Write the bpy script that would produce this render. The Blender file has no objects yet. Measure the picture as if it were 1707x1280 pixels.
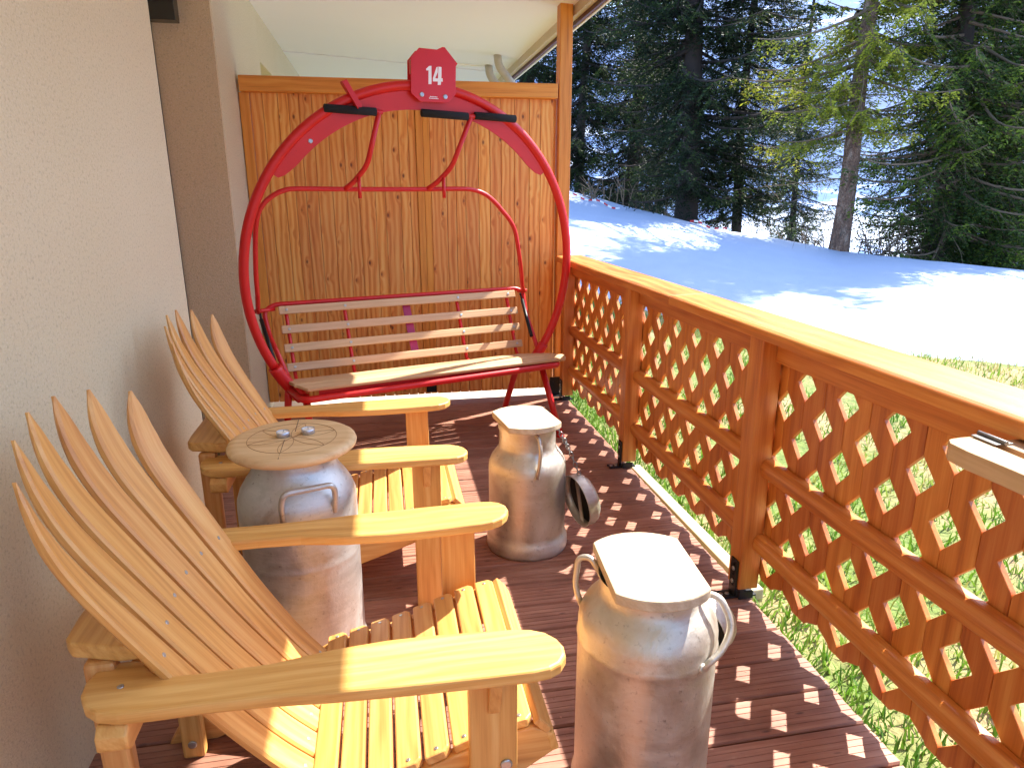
import bpy, bmesh, math, random
import numpy as np
from mathutils import Vector, Matrix, noise as mnoise

R = math.radians
random.seed(7)
rng = np.random.default_rng(7)
sc = bpy.context.scene
COL = sc.collection

# ------------------------------------------------------------------ camera
cam_d = bpy.data.cameras.new('camera')
cam = bpy.data.objects.new('camera', cam_d)
COL.objects.link(cam)
cam_d.sensor_width = 36.0
cam_d.lens = 1130.0 / 1707.0 * 36.0
cam_d.clip_start = 0.05
cam_d.clip_end = 5000
YAW, PITCH, ROLL = .18583, .27375, -.00159
fw = Vector((math.sin(YAW) * math.cos(PITCH), math.cos(YAW) * math.cos(PITCH), -math.sin(PITCH)))
rt = Vector((math.cos(YAW), -math.sin(YAW), 0))
up = rt.cross(fw)
rt2 = rt * math.cos(ROLL) + up * math.sin(ROLL)
up2 = rt2.cross(fw)
M = Matrix((rt2, up2, -fw)).transposed().to_4x4()
M.translation = Vector((0, 0, 1.4))
cam.matrix_world = M
sc.camera = cam

# ------------------------------------------------------------------ light
SUN = Vector((0.77, 0.39, 1.0)).normalized()
EL = math.asin(SUN.z)
AZ = math.atan2(SUN.x, SUN.y)
w = bpy.data.worlds.new('World')
sc.world = w
w.use_nodes = True
wn = w.node_tree.nodes
sky = wn.new('ShaderNodeTexSky')
sky.sky_type = 'NISHITA'
sky.sun_disc = False
sky.sun_elevation = EL
sky.sun_rotation = AZ
sky.air_density = 1.0
sky.dust_density = 0.6
sky.ozone_density = 1.2
w.node_tree.links.new(sky.outputs[0], wn['Background'].inputs[0])
wn['Background'].inputs[1].default_value = 0.15
sl = bpy.data.lights.new('sun', 'SUN')
sl.energy = 3.4
sl.angle = R(0.55)
sl.color = (1.0, 0.95, 0.86)
so = bpy.data.objects.new('sun', sl)
COL.objects.link(so)
so.rotation_euler = SUN.to_track_quat('Z', 'Y').to_euler()
so.location = (8, 4, 12)

sc.view_settings.view_transform = 'Standard'
sc.view_settings.look = 'None'
sc.view_settings.exposure = 2.25
sc.view_settings.gamma = 1
sc.cycles.max_bounces = 8
sc.cycles.diffuse_bounces = 5
sc.cycles.transparent_max_bounces = 8

# ------------------------------------------------------------------ materials
def srgb(r, g, b):
    f = lambda c: (c / 255 / 12.92) if c / 255 <= .04045 else ((c / 255 + .055) / 1.055) ** 2.4
    return (f(r), f(g), f(b), 1)

class NT:
    def __init__(s, name):
        s.m = bpy.data.materials.new(name)
        s.m.use_nodes = True
        s.t = s.m.node_tree
        s.b = s.t.nodes['Principled BSDF']
    def n(s, typ, **kw):
        x = s.t.nodes.new(typ)
        for k, v in kw.items():
            if k.startswith('i_'):
                x.inputs[k[2:].replace('_', ' ')].default_value = v
            else:
                setattr(x, k, v)
        return x
    def l(s, a, b):
        s.t.links.new(a, b)
    def attr(s, name='gc'):
        return s.n('ShaderNodeAttribute', attribute_name=name).outputs['Vector']
    def mapping(s, vec, scale=(1, 1, 1), loc=(0, 0, 0)):
        m = s.n('ShaderNodeMapping')
        m.inputs['Scale'].default_value = scale
        m.inputs['Location'].default_value = loc
        s.l(vec, m.inputs['Vector'])
        return m.outputs[0]
    def noise(s, vec, scale, detail=3, rough=.55, dist=0):
        x = s.n('ShaderNodeTexNoise')
        x.inputs['Scale'].default_value = scale
        x.inputs['Detail'].default_value = detail
        x.inputs['Roughness'].default_value = rough
        x.inputs['Distortion'].default_value = dist
        s.l(vec, x.inputs['Vector'])
        return x.outputs['Fac']
    def ramp(s, fac, stops):
        x = s.n('ShaderNodeValToRGB')
        e = x.color_ramp.elements
        while len(e) < len(stops):
            e.new(.5)
        for k, (p, c) in enumerate(stops):
            e[k].position = p
            e[k].color = c if len(c) == 4 else (*c, 1)
        s.l(fac, x.inputs[0])
        return x.outputs[0]
    def mix(s, fac, a, b, mode='MIX'):
        x = s.n('ShaderNodeMix', data_type='RGBA', blend_type=mode)
        for sock, v in ((x.inputs[0], fac), (x.inputs[6], a), (x.inputs[7], b)):
            if hasattr(v, 'links') or isinstance(v, bpy.types.NodeSocket):
                s.l(v, sock)
            else:
                sock.default_value = v
        return x.outputs[2]
    def math(s, op, a, b=0.0, c=None):
        x = s.n('ShaderNodeMath', operation=op)
        for k, v in enumerate((a, b) if c is None else (a, b, c)):
            if isinstance(v, bpy.types.NodeSocket):
                s.l(v, x.inputs[k])
            else:
                x.inputs[k].default_value = v
        return x.outputs[0]
    def bump(s, h, strength=.3, dist=.002):
        x = s.n('ShaderNodeBump')
        x.inputs['Strength'].default_value = strength
        x.inputs['Distance'].default_value = dist
        s.l(h, x.inputs['Height'])
        s.l(x.outputs[0], s.b.inputs['Normal'])
    def set(s, **kw):
        for k, v in kw.items():
            k = k.replace('_', ' ')
            if isinstance(v, bpy.types.NodeSocket):
                s.l(v, s.b.inputs[k])
            else:
                s.b.inputs[k].default_value = v
        return s.m

def wood(name, dark, mid, light, knots=0.0, knotcol=(.12, .04, .015, 1), rough=.5, ring=14., var=.35, tint=None, coat=0.0, knotsize=.10, wamp=.2, warpa=.3):
    """gc = (along, across, depth); boards carry a random offset each, plus 'bv' a random value"""
    s = NT(name)
    g = s.attr()
    sep = s.n('ShaderNodeSeparateXYZ')
    s.l(g, sep.inputs[0])
    warp = s.noise(s.mapping(g, (1.1, 3.5, 3.5)), 1.6, 2, .5)
    # cathedral grain: rings from stretched distance field
    across = s.math('MULTIPLY', sep.outputs[1], ring)
    r = s.math('ADD', across, s.math('MULTIPLY', warp, ring * warpa))
    if knots > 0:
        vor = s.n('ShaderNodeTexVoronoi', feature='F1')
        vor.inputs['Scale'].default_value = 1.0
        vor.inputs['Randomness'].default_value = 1.0
        s.l(s.mapping(g, (knots, knots * 1.9, .01)), vor.inputs['Vector'])
        d = vor.outputs['Distance']
        kn = s.n('ShaderNodeMapRange')
        kn.inputs['From Min'].default_value = knotsize
        kn.inputs['From Max'].default_value = knotsize * .4
        kn.clamp = True
        s.l(d, kn.inputs['Value'])
        halo = s.n('ShaderNodeMapRange')
        halo.inputs['From Min'].default_value = knotsize * 3.2
        halo.inputs['From Max'].default_value = knotsize * .8
        s.l(d, halo.inputs['Value'])
        r = s.math('ADD', r, s.math('MULTIPLY', s.math('POWER', halo.outputs[0], 2.0), .8))
    wv = s.math('SINE', s.math('MULTIPLY', r, 6.2832))
    wv = s.math('ADD', s.math('MULTIPLY', wv, .5), .5)
    fine = s.noise(s.mapping(g, (5, 160, 160)), 1.0, 3, .6)
    mid_n = s.noise(s.mapping(g, (1.6, 26, 26)), 1.0, 3, .6)
    f = s.math('ADD', s.math('MULTIPLY', wv, wamp), s.math('ADD', s.math('MULTIPLY', fine, .40), s.math('MULTIPLY', mid_n, .70 - wamp)))
    c = s.ramp(f, [(.30, dark), (.52, mid), (.74, light)])
    bv = s.n('ShaderNodeAttribute', attribute_name='bv').outputs['Fac']
    hs = s.n('ShaderNodeHueSaturation')
    s.l(c, hs.inputs['Color'])
    s.l(s.math('ADD', 1 - var / 2, s.math('MULTIPLY', bv, var)), hs.inputs['Value'])
    s.l(s.math('ADD', .496, s.math('MULTIPLY', bv, .010)), hs.inputs['Hue'])
    c = hs.outputs[0]
    if knots > 0:
        c = s.mix(s.math('MULTIPLY', s.math('POWER', halo.outputs[0], 3.0), .5), c, dark)
        c = s.mix(s.math('MULTIPLY', kn.outputs[0], .85), c, knotcol)
    s.bump(s.math('ADD', fine, s.math('MULTIPLY', wv, .15)), .2, .0006)
    return s.set(Base_Color=c, Roughness=s.math('ADD', rough - .1, s.math('MULTIPLY', mid_n, .2)), Coat_Weight=coat, Coat_Roughness=.35)

M_LARCH = wood('larch_orange', srgb(176, 98, 30), srgb(214, 134, 48), srgb(226, 156, 68), rough=.55, ring=26, var=.2, wamp=.12, warpa=.1)
M_RAIL = wood('larch_glazed', srgb(168, 88, 34), srgb(202, 118, 50), srgb(218, 146, 74), wamp=.16, warpa=.15, knots=.9, knotsize=.03, rough=.42, ring=18, var=.22, coat=.15)
M_PANEL = wood('knotty_larch', srgb(196, 108, 38), srgb(228, 148, 66), srgb(238, 180, 98), knots=7.5, knotcol=srgb(84, 34, 14), rough=.55, ring=30, var=.2, knotsize=.125, wamp=.24, warpa=.1)
M_CHAIR = wood('oiled_robinia', srgb(180, 120, 60), srgb(208, 149, 80), srgb(222, 172, 104), wamp=.12, warpa=.12, rough=.45, ring=38, var=.12, coat=.1)
M_SLAT = wood('pale_slat', srgb(176, 136, 98), srgb(198, 158, 116), srgb(208, 172, 132), rough=.5, ring=30, var=.14, wamp=.1, warpa=.1)
M_LID = wood('sawn_lid', srgb(186, 146, 96), srgb(214, 178, 126), srgb(226, 194, 144), rough=.6, ring=26, var=.1, wamp=.12, warpa=.1)
M_WLID = wood('weathered_lid', srgb(170, 150, 124), srgb(196, 176, 146), srgb(212, 196, 168), rough=.7, ring=24, var=.1, wamp=.15, warpa=.1)
M_GREYW = wood('weathered_block', srgb(160, 126, 94), srgb(186, 152, 118), srgb(204, 174, 140), rough=.75, ring=10, var=.1)  # lightened all over to suit the sunlit bracket top
M_BEAM = wood('pale_beam', srgb(150, 136, 104), srgb(176, 162, 126), srgb(192, 178, 144), rough=.75, ring=9, var=.1)

def deck_mat():
    s = NT('deck_boards')
    g = s.attr()
    a = s.noise(s.mapping(g, (3, 60, 60)), 1.0, 4, .6)
    b_ = s.noise(s.mapping(g, (2.2, 5, 5)), 1.5, 3, .6)
    f = s.math('ADD', s.math('MULTIPLY', a, .6), s.math('MULTIPLY', b_, .5))
    c = s.ramp(f, [(.3, srgb(110, 68, 52)), (.55, srgb(148, 100, 80)), (.8, srgb(182, 136, 114))])
    vor = s.n('ShaderNodeTexVoronoi', feature='F1')
    s.l(s.mapping(g, (1.6, 6, .01)), vor.inputs['Vector'])
    k = s.n('ShaderNodeMapRange')
    k.inputs['From Min'].default_value = .14
    k.inputs['From Max'].default_value = .06
    s.l(vor.outputs['Distance'], k.inputs['Value'])
    c = s.mix(s.math('MULTIPLY', k.outputs[0], .7), c, srgb(58, 30, 24))
    bv = s.n('ShaderNodeAttribute', attribute_name='bv').outputs['Fac']
    hs = s.n('ShaderNodeHueSaturation')
    s.l(c, hs.inputs['Color'])
    s.l(s.math('ADD', .86, s.math('MULTIPLY', bv, .28)), hs.inputs['Value'])
    # wear and dust
    d = s.noise(g, 9, 5, .7)
    c = s.mix(s.math('MULTIPLY', s.ramp(d, [(.5, (0, 0, 0)), (.75, (1, 1, 1))]), .25), hs.outputs[0], srgb(176, 140, 118))
    s.bump(a, .4, .001)
    return s.set(Base_Color=c, Roughness=.6)
M_DECK = deck_mat()

def stucco(name, col, col2):
    s = NT(name)
    tc = s.n('ShaderNodeTexCoord').outputs['Object']
    big = s.noise(tc, 1.3, 3, .5)
    fine = s.noise(tc, 210, 2, .6)
    fine2 = s.noise(tc, 110, 3, .65)
    c = s.mix(big, col, col2)
    c = s.mix(s.math('MULTIPLY', s.ramp(fine2, [(.52, (0, 0, 0)), (.68, (1, 1, 1))]), .32), c, srgb(120, 104, 86))
    c = s.mix(s.math('MULTIPLY', s.ramp(fine, [(.56, (0, 0, 0)), (.68, (1, 1, 1))]), .3), c, srgb(236, 228, 212))
    s.bump(s.math('ADD', fine2, fine), .6, .003)
    return s.set(Base_Color=c, Roughness=.92)
M_WALL = stucco('wall_render', srgb(204, 189, 150), srgb(214, 200, 164))
M_JAMB = stucco('reveal_render', srgb(204, 180, 140), srgb(212, 190, 152))

def plain(name, col, rough=.5, metal=0., var=.0, scale=20, col2=None, bump=0., **kw):
    s = NT(name)
    tc = s.n('ShaderNodeTexCoord').outputs['Object']
    n1 = s.noise(tc, scale, 4, .6)
    c2 = col2 if col2 else tuple(min(1, x * (1 - var)) for x in col[:3]) + (1,)
    c = s.mix(n1, col, c2)
    if bump:
        s.bump(n1, bump, .002)
    return s.set(Base_Color=c, Roughness=rough, Metallic=metal, **kw)
M_CEIL = plain('soffit_white', srgb(238, 238, 246), .8, var=.03, scale=3)
M_TRIM = plain('trim_white', srgb(236, 236, 234), .6, var=.04)
M_BROWN = plain('fascia_brown', srgb(96, 50, 42), .5, var=.2)
M_BEIGE = plain('fascia_beige', srgb(206, 190, 164), .6, var=.1)
M_ROOF = plain('roof_sheet', srgb(110, 70, 60), .6, var=.2)
M_DARK = plain('dark_glass', srgb(52, 52, 44), .25, var=.3, scale=4)
M_GAP = plain('dark_gap', srgb(40, 32, 28), .7, var=.2)
M_FOAM = plain('foam_black', srgb(30, 31, 33), .95, var=.3, scale=300, bump=.5)
M_BLACK = plain('black_steel', srgb(28, 28, 30), .45, metal=.3, var=.3)
M_BOLT = plain('zinc_bolt', srgb(190, 190, 186), .35, metal=.8, var=.2, scale=80)
M_CHAIN = plain('chain_steel', srgb(140, 140, 140), .35, metal=.9, var=.2, scale=80)
M_WHITE = plain('digit_white', srgb(240, 240, 240), .5, var=.02)
M_WAX = plain('candle_wax', srgb(236, 232, 224), .5, var=.04)
M_CUP = plain('candle_cup', srgb(200, 200, 202), .35, metal=.85, var=.1)
M_WICK = plain('wick', srgb(60, 50, 44), .9, var=.1)
M_PIPE = plain('downpipe_zinc', srgb(188, 182, 172), .5, var=.25, scale=12)
M_SLAB = plain('pale_slab', srgb(206, 196, 182), .8, var=.1)

def red_mat():
    s = NT('red_paint')
    tc = s.n('ShaderNodeTexCoord').outputs['Object']
    n1 = s.noise(tc, 5, 4, .6)
    c = s.mix(n1, srgb(214, 22, 20), srgb(192, 14, 18))
    ch = s.noise(tc, 70, 3, .7)
    c = s.mix(s.math('MULTIPLY', s.ramp(ch, [(.70, (0, 0, 0)), (.74, (1, 1, 1))]), .5), c, srgb(110, 20, 20))
    s.bump(s.noise(tc, 200, 2), .08, .001)
    return s.set(Base_Color=c, Roughness=.42, Coat_Weight=.1, Coat_Roughness=.25)
M_RED = red_mat()
M_PINK = plain('magenta_paint', srgb(176, 28, 84), .45, var=.1)

def can_mat(name, c1, c2, rust=.3):
    s = NT(name)
    tc = s.n('ShaderNodeTexCoord').outputs['Object']
    a = s.ramp(s.noise(tc, 6, 6, .7, .6), [(.36, (0, 0, 0)), (.64, (1, 1, 1))])
    b_ = s.noise(s.mapping(tc, (1, 1, 14)), 6, 4, .6)
    d = s.noise(tc, 60, 4, .7)
    c = s.mix(a, c1, c2)
    c = s.mix(s.math('MULTIPLY', s.ramp(b_, [(.5, (0, 0, 0)), (.7, (1, 1, 1))]), .28), c, srgb(212, 208, 200))
    c = s.mix(s.math('MULTIPLY', s.ramp(d, [(.60, (0, 0, 0)), (.72, (1, 1, 1))]), rust), c, srgb(96, 78, 62))
    sc_ = s.noise(s.mapping(tc, (30, 30, 3)), 3, 3, .6)
    s.bump(s.math('ADD', s.math('MULTIPLY', a, .8), s.math('ADD', d, s.math('MULTIPLY', sc_, .6))), .35, .002)
    return s.set(Base_Color=c, Roughness=s.math('ADD', .34, s.math('MULTIPLY', a, .28)), Metallic=.8)
M_CAN = can_mat('aluminium_worn', srgb(188, 178, 162), srgb(218, 212, 200), .4)
M_CAN2 = can_mat('aluminium_dull', srgb(168, 164, 158), srgb(204, 202, 198), .5)
M_CANIN = plain('can_lid_inside', srgb(70, 66, 62), .6, metal=.6, var=.4, scale=20)

def ground_mat():
    s = NT('lawn_soil')
    tc = s.n('ShaderNodeTexCoord').outputs['Object']
    a = s.noise(tc, 1.1, 4, .6)
    b_ = s.noise(tc, 30, 4, .7)
    c1 = s.ramp(b_, [(.3, srgb(66, 84, 34)), (.5, srgb(96, 114, 48)), (.75, srgb(136, 140, 82))])
    c2 = s.ramp(b_, [(.3, srgb(120, 104, 70)), (.6, srgb(160, 140, 100)), (.8, srgb(190, 172, 132))])
    c = s.mix(s.ramp(a, [(.48, (0, 0, 0)), (.62, (1, 1, 1))]), c1, c2)
    s.bump(b_, .8, .02)
    return s.set(Base_Color=c, Roughness=.95)
M_GROUND = ground_mat()

def snow_mat():
    s = NT('snow_old')
    tc = s.n('ShaderNodeTexCoord').outputs['Object']
    a = s.noise(tc, 2.2, 4, .6)
    b_ = s.noise(tc, 25, 4, .7)
    c = s.mix(a, srgb(180, 190, 212), srgb(166, 177, 202))
    s.bump(s.math('ADD', s.math('MULTIPLY', a, 2.0), b_), .35, .03)
    return s.set(Base_Color=c, Roughness=.7, Subsurface_Weight=.0)
M_SNOW = snow_mat()

def hill_mat():
    s = NT('hill_hazed_forest_snow')
    tc = s.n('ShaderNodeTexCoord').outputs['Object']
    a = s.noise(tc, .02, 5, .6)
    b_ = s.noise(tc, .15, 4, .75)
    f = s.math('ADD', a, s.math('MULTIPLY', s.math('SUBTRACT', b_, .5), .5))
    c = s.ramp(f, [(.37, srgb(214, 222, 236)), (.43, srgb(70, 104, 156)), (.7, srgb(48, 76, 122))])  # forest stops painted hazy blue, standing in for sky between the trees
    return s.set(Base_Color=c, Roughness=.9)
M_HILL = hill_mat()

def leaf_mat(name, cols):
    s = NT(name)
    at = s.n('ShaderNodeAttribute', attribute_name='bv').outputs['Fac']
    c = s.ramp(at, cols)
    s.set(Base_Color=c, Roughness=.6, Specular_IOR_Level=.25)
    out = s.t.nodes['Material Output']
    tr = s.n('ShaderNodeBsdfTranslucent')
    s.l(c, tr.inputs[0])
    mx = s.n('ShaderNodeMixShader')
    mx.inputs[0].default_value = .3
    s.l(s.b.outputs[0], mx.inputs[1])
    s.l(tr.outputs[0], mx.inputs[2])
    s.l(mx.outputs[0], out.inputs[0])
    return s.m
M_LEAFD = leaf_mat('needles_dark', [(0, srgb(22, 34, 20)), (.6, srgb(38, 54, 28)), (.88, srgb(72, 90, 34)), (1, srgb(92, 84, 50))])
M_LEAFY = leaf_mat('needles_sunlit_yellow', [(0, srgb(64, 76, 26)), (.4, srgb(120, 130, 34)), (.8, srgb(190, 186, 54)), (1, srgb(170, 148, 76))])  # sunlit yellow-green painted into the needle colours
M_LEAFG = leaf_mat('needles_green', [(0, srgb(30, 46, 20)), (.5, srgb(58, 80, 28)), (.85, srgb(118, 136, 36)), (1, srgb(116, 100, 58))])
M_BARKD = plain('bark_dark', srgb(74, 62, 54), .9, col2=srgb(46, 40, 36), scale=9, bump=1.)
def bark_red():
    s = NT('bark_scaly')
    tc = s.n('ShaderNodeTexCoord').outputs['Object']
    v = s.n('ShaderNodeTexVoronoi', feature='F1')
    s.l(s.mapping(tc, (14, 14, 6)), v.inputs['Vector'])
    n1 = s.noise(s.mapping(tc, (8, 8, 3)), 1.2, 4, .65)
    c = s.ramp(n1, [(.3, srgb(92, 70, 58)), (.5, srgb(146, 112, 88)), (.7, srgb(190, 168, 146))])
    c = s.mix(s.math('MULTIPLY', s.ramp(v.outputs['Distance'], [(.3, (0, 0, 0)), (.7, (1, 1, 1))]), .6), c, srgb(70, 52, 44))
    s.bump(v.outputs['Distance'], .8, .02)
    return s.set(Base_Color=c, Roughness=.9)
M_BARKR = bark_red()
M_TWIG = plain('dead_twig', srgb(138, 116, 92), .9, col2=srgb(98, 82, 66), scale=6)
M_TAPER = plain('tape_red', srgb(200, 40, 44), .5, var=.1)
M_TAPEW = plain('tape_white', srgb(235, 235, 235), .5, var=.05)
M_HUT = plain('hut_wall', srgb(84, 76, 78), .8, var=.2)
M_HUTR = plain('hut_roof', srgb(88, 120, 146), .5, var=.2)
def grass_mat():
    s = NT('grass_blades')
    at = s.n('ShaderNodeAttribute', attribute_name='bv').outputs['Fac']
    c = s.ramp(at, [(0, srgb(60, 98, 22)), (.5, srgb(92, 134, 36)), (.8, srgb(136, 160, 66)), (1, srgb(180, 166, 110))])
    s.set(Base_Color=c, Roughness=.7)
    out = s.t.nodes['Material Output']
    tr = s.n('ShaderNodeBsdfTranslucent')
    s.l(c, tr.inputs[0])
    mx = s.n('ShaderNodeMixShader')
    mx.inputs[0].default_value = .35
    s.l(s.b.outputs[0], mx.inputs[1]); s.l(tr.outputs[0], mx.inputs[2]); s.l(mx.outputs[0], out.inputs[0])
    return s.m
M_GRASS = grass_mat()

# ------------------------------------------------------------------ mesh builder
class MB:
    def __init__(s):
        s.v = []; s.f = []; s.gc = []; s.bv = []; s.sm = []; s.mi = []
        s.m = 0
    def add(s, vs, fs, gc=None, smooth=False, bv=None):
        o = len(s.v)
        off = (random.uniform(-40, 40), random.uniform(-40, 40), random.uniform(-40, 40))
        b_ = random.random() if bv is None else bv
        for k, p in enumerate(vs):
            p = Vector(p)
            s.v.append(p)
            g = gc[k] if gc else (p.x, p.y, p.z)
            s.gc.append((g[0] + off[0], g[1] + off[1], g[2] + off[2]))
            s.bv.append(b_)
        for f in fs:
            s.f.append([o + q for q in f])
            s.sm.append(smooth)
            s.mi.append(s.m)
        return s
    def box(s, lo, hi, grain='x', mat=None, bv=None):
        x0, y0, z0 = lo; x1, y1, z1 = hi
        vs = [(x0, y0, z0), (x1, y0, z0), (x1, y1, z0), (x0, y1, z0), (x0, y0, z1), (x1, y0, z1), (x1, y1, z1), (x0, y1, z1)]
        fs = [(0, 3, 2, 1), (4, 5, 6, 7), (0, 1, 5, 4), (1, 2, 6, 5), (2, 3, 7, 6), (3, 0, 4, 7)]
        gi = {'x': (0, 1, 2), 'y': (1, 0, 2), 'z': (2, 0, 1)}[grain]
        # spread the third axis into across so sides are not identical
        gc = [(p[gi[0]], p[gi[1]] + p[gi[2]] * .7, p[gi[2]]) for p in vs]
        if mat is not None:
            vs = [mat @ Vector(p) for p in vs]
        return s.add(vs, fs, gc, bv=bv)
    def beam(s, a, b, wid, thk, updir=(0, 0, 1), bv=None):
        """box from a to b; wid across (perp to up), thk along up"""
        a = Vector(a); b = Vector(b); d = b - a; L = d.length; d.normalize()
        u = Vector(updir); sx = d.cross(u).normalized(); u = sx.cross(d)
        m = Matrix((d, sx, u)).transposed().to_4x4(); m.translation = a
        return s.box((0, -wid / 2, -thk / 2), (L, wid / 2, thk / 2), 'x', m, bv)
    def prism(s, pts, n0, n1, frame, grain=0, smooth=False, bv=None):
        """pts 2D outline (ccw) ; frame = (origin, U, V, N); extruded n0..n1 along N"""
        O, U, V, N = [Vector(q) for q in frame]
        k = len(pts)
        vs = [O + U * p[0] + V * p[1] + N * n0 for p in pts] + [O + U * p[0] + V * p[1] + N * n1 for p in pts]
        if grain == 0:
            gc = [(p[0], p[1], n0) for p in pts] + [(p[0], p[1] + (n1 - n0) * .7, n1) for p in pts]
        else:
            gc = [(p[1], p[0], n0) for p in pts] + [(p[1], p[0] + (n1 - n0) * .7, n1) for p in pts]
        fs = [tuple(range(k))[::-1], tuple(range(k, 2 * k))]
        fs += [(q, (q + 1) % k, k + (q + 1) % k, k + q) for q in range(k)]
        if U.cross(V).dot(N) * (n1 - n0) < 0:
            fs = [f[::-1] for f in fs]
        return s.add(vs, fs, gc, smooth, bv)
    def tube(s, path, r, seg=12, closed=False, cap=True, bv=None):
        P = [Vector(p) for p in path]
        n = len(P)
        rs = r if isinstance(r, (list, tuple)) else [r] * n
        T = []
        for k in range(n):
            if closed:
                t = P[(k + 1) % n] - P[k - 1]
            else:
                t = P[min(k + 1, n - 1)] - P[max(k - 1, 0)]
            T.append(t.normalized())
        ref = Vector((0, 0, 1)) if abs(T[0].z) < .9 else Vector((1, 0, 0))
        u = T[0].cross(ref).normalized()
        vs = []; gc = []; L = 0
        for k in range(n):
            if k:
                L += (P[k] - P[k - 1]).length
                u = (u - T[k] * u.dot(T[k])).normalized()
            v = T[k].cross(u)
            for q in range(seg):
                a = 2 * math.pi * q / seg
                vs.append(P[k] + (u * math.cos(a) + v * math.sin(a)) * rs[k])
                gc.append((L, rs[k] * math.cos(a), rs[k] * math.sin(a)))
        fs = []
        for k in range(n if closed else n - 1):
            for q in range(seg):
                a = k * seg + q; b_ = k * seg + (q + 1) % seg
                k2 = (k + 1) % n
                fs.append((a, b_, k2 * seg + (q + 1) % seg, k2 * seg + q))
        s.add(vs, fs, gc, True, bv)
        if cap and not closed:
            o = len(s.v) - len(vs)
            s.f.append([o + q for q in range(seg)][::-1]); s.sm.append(False); s.mi.append(s.m)
            s.f.append([o + (n - 1) * seg + q for q in range(seg)]); s.sm.append(False); s.mi.append(s.m)
        return s
    def lathe(s, prof, seg=48, center=(0, 0), bv=None, capb=False, capt=False):
        vs = []; gc = []
        for (r, z) in prof:
            for q in range(seg):
                a = 2 * math.pi * q / seg
                vs.append((center[0] + r * math.cos(a), center[1] + r * math.sin(a), z))
                gc.append((r * math.cos(a), r * math.sin(a), z))
        fs = []
        for k in range(len(prof) - 1):
            for q in range(seg):
                fs.append((k * seg + q, k * seg + (q + 1) % seg, (k + 1) * seg + (q + 1) % seg, (k + 1) * seg + q))
        s.add(vs, fs, gc, True, bv)
        o = len(s.v) - len(vs)
        if capb:
            s.f.append([o + q for q in range(seg)][::-1]); s.sm.append(False); s.mi.append(s.m)
        if capt:
            s.f.append([o + (len(prof) - 1) * seg + q for q in range(seg)]); s.sm.append(False); s.mi.append(s.m)
        return s
    def disc(s, c, n, r, h, seg=16):
        s.__dict__.setdefault('discs', []).append((c, n, r, h, seg))
        c = Vector(c); n = Vector(n).normalized()
        return s.tube([c, c + n * h * .7, c + n * h], [r, r, r * .75], seg)
    def build(s, name, mats, parent=None, bevel=0, bseg=2, label=None):
        if name in ('bolt', 'screw') and len(s.__dict__.get('discs', [])) > 1:
            return [MB().disc(*q).build(name, mats, parent) for q in s.discs]
        me = bpy.data.meshes.new(name)
        me.from_pydata([tuple(p) for p in s.v], [], s.f)
        if not isinstance(mats, (list, tuple)):
            mats = [mats]
        for m in mats:
            me.materials.append(m)
        me.polygons.foreach_set('use_smooth', s.sm)
        me.polygons.foreach_set('material_index', s.mi)
        a = me.attributes.new('gc', 'FLOAT_VECTOR', 'POINT')
        a.data.foreach_set('vector', np.array(s.gc, dtype=np.float32).ravel())
        a = me.attributes.new('bv', 'FLOAT', 'POINT')
        a.data.foreach_set('value', np.array(s.bv, dtype=np.float32))
        me.update()
        o = bpy.data.objects.new(name, me)
        COL.objects.link(o)
        if parent is not None:
            o.parent = parent
        if bevel:
            bm_ = o.modifiers.new('bevel', 'BEVEL')
            bm_.width = bevel; bm_.segments = bseg; bm_.limit_method = 'ANGLE'; bm_.angle_limit = R(32)
            bm_.harden_normals = False
        if label:
            o['label'] = label
        return o

def thing(name, label, cat, loc=(0, 0, 0), rz=0., group=None):
    o = bpy.data.objects.new(name, None)
    o.empty_display_size = .1
    COL.objects.link(o)
    o.location = loc; o.rotation_euler = (0, 0, rz)
    tag(o, label, cat, group)
    return o
def tag(o, label=None, cat=None, group=None, kind=None):
    if label: o['label'] = label
    if cat: o['category'] = cat
    if group: o['group'] = group
    if kind: o['kind'] = kind
    return o
def copy_tree(o, parent=None):
    c = o.copy(); COL.objects.link(c)
    if parent is not None: c.parent = parent
    for ch in list(o.children): copy_tree(ch, c)
    return c
def lerp(a, b, t): return a + (b - a) * t
def interp(t, xs, ys): return float(np.interp(t, xs, ys))
def smooth_path(pts, n=40):
    """Catmull-Rom through points"""
    P = [Vector(p) for p in pts]
    P = [P[0] * 2 - P[1]] + P + [P[-1] * 2 - P[-2]]
    out = []
    segs = len(P) - 3
    for k in range(segs):
        p0, p1, p2, p3 = P[k:k + 4]
        m = max(2, n // segs)
        for q in range(m):
            t = q / m
            out.append(.5 * ((2 * p1) + (p2 - p0) * t + (2 * p0 - 5 * p1 + 4 * p2 - p3) * t * t + (-p0 + 3 * p1 - 3 * p2 + p3) * t ** 3))
    out.append(P[-2])
    return out
def fillet(pts, r, n=6):
    P = [Vector(p) for p in pts]; out = [P[0]]
    for k in range(1, len(P) - 1):
        a = (P[k - 1] - P[k]); b = (P[k + 1] - P[k])
        rr = min(r, a.length * .48, b.length * .48)
        A = P[k] + a.normalized() * rr; B = P[k] + b.normalized() * rr
        for q in range(n + 1):
            t = q / n
            out.append(A * (1 - t) ** 2 + P[k] * 2 * t * (1 - t) + B * t * t)
    out.append(P[-1])
    return out

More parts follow.
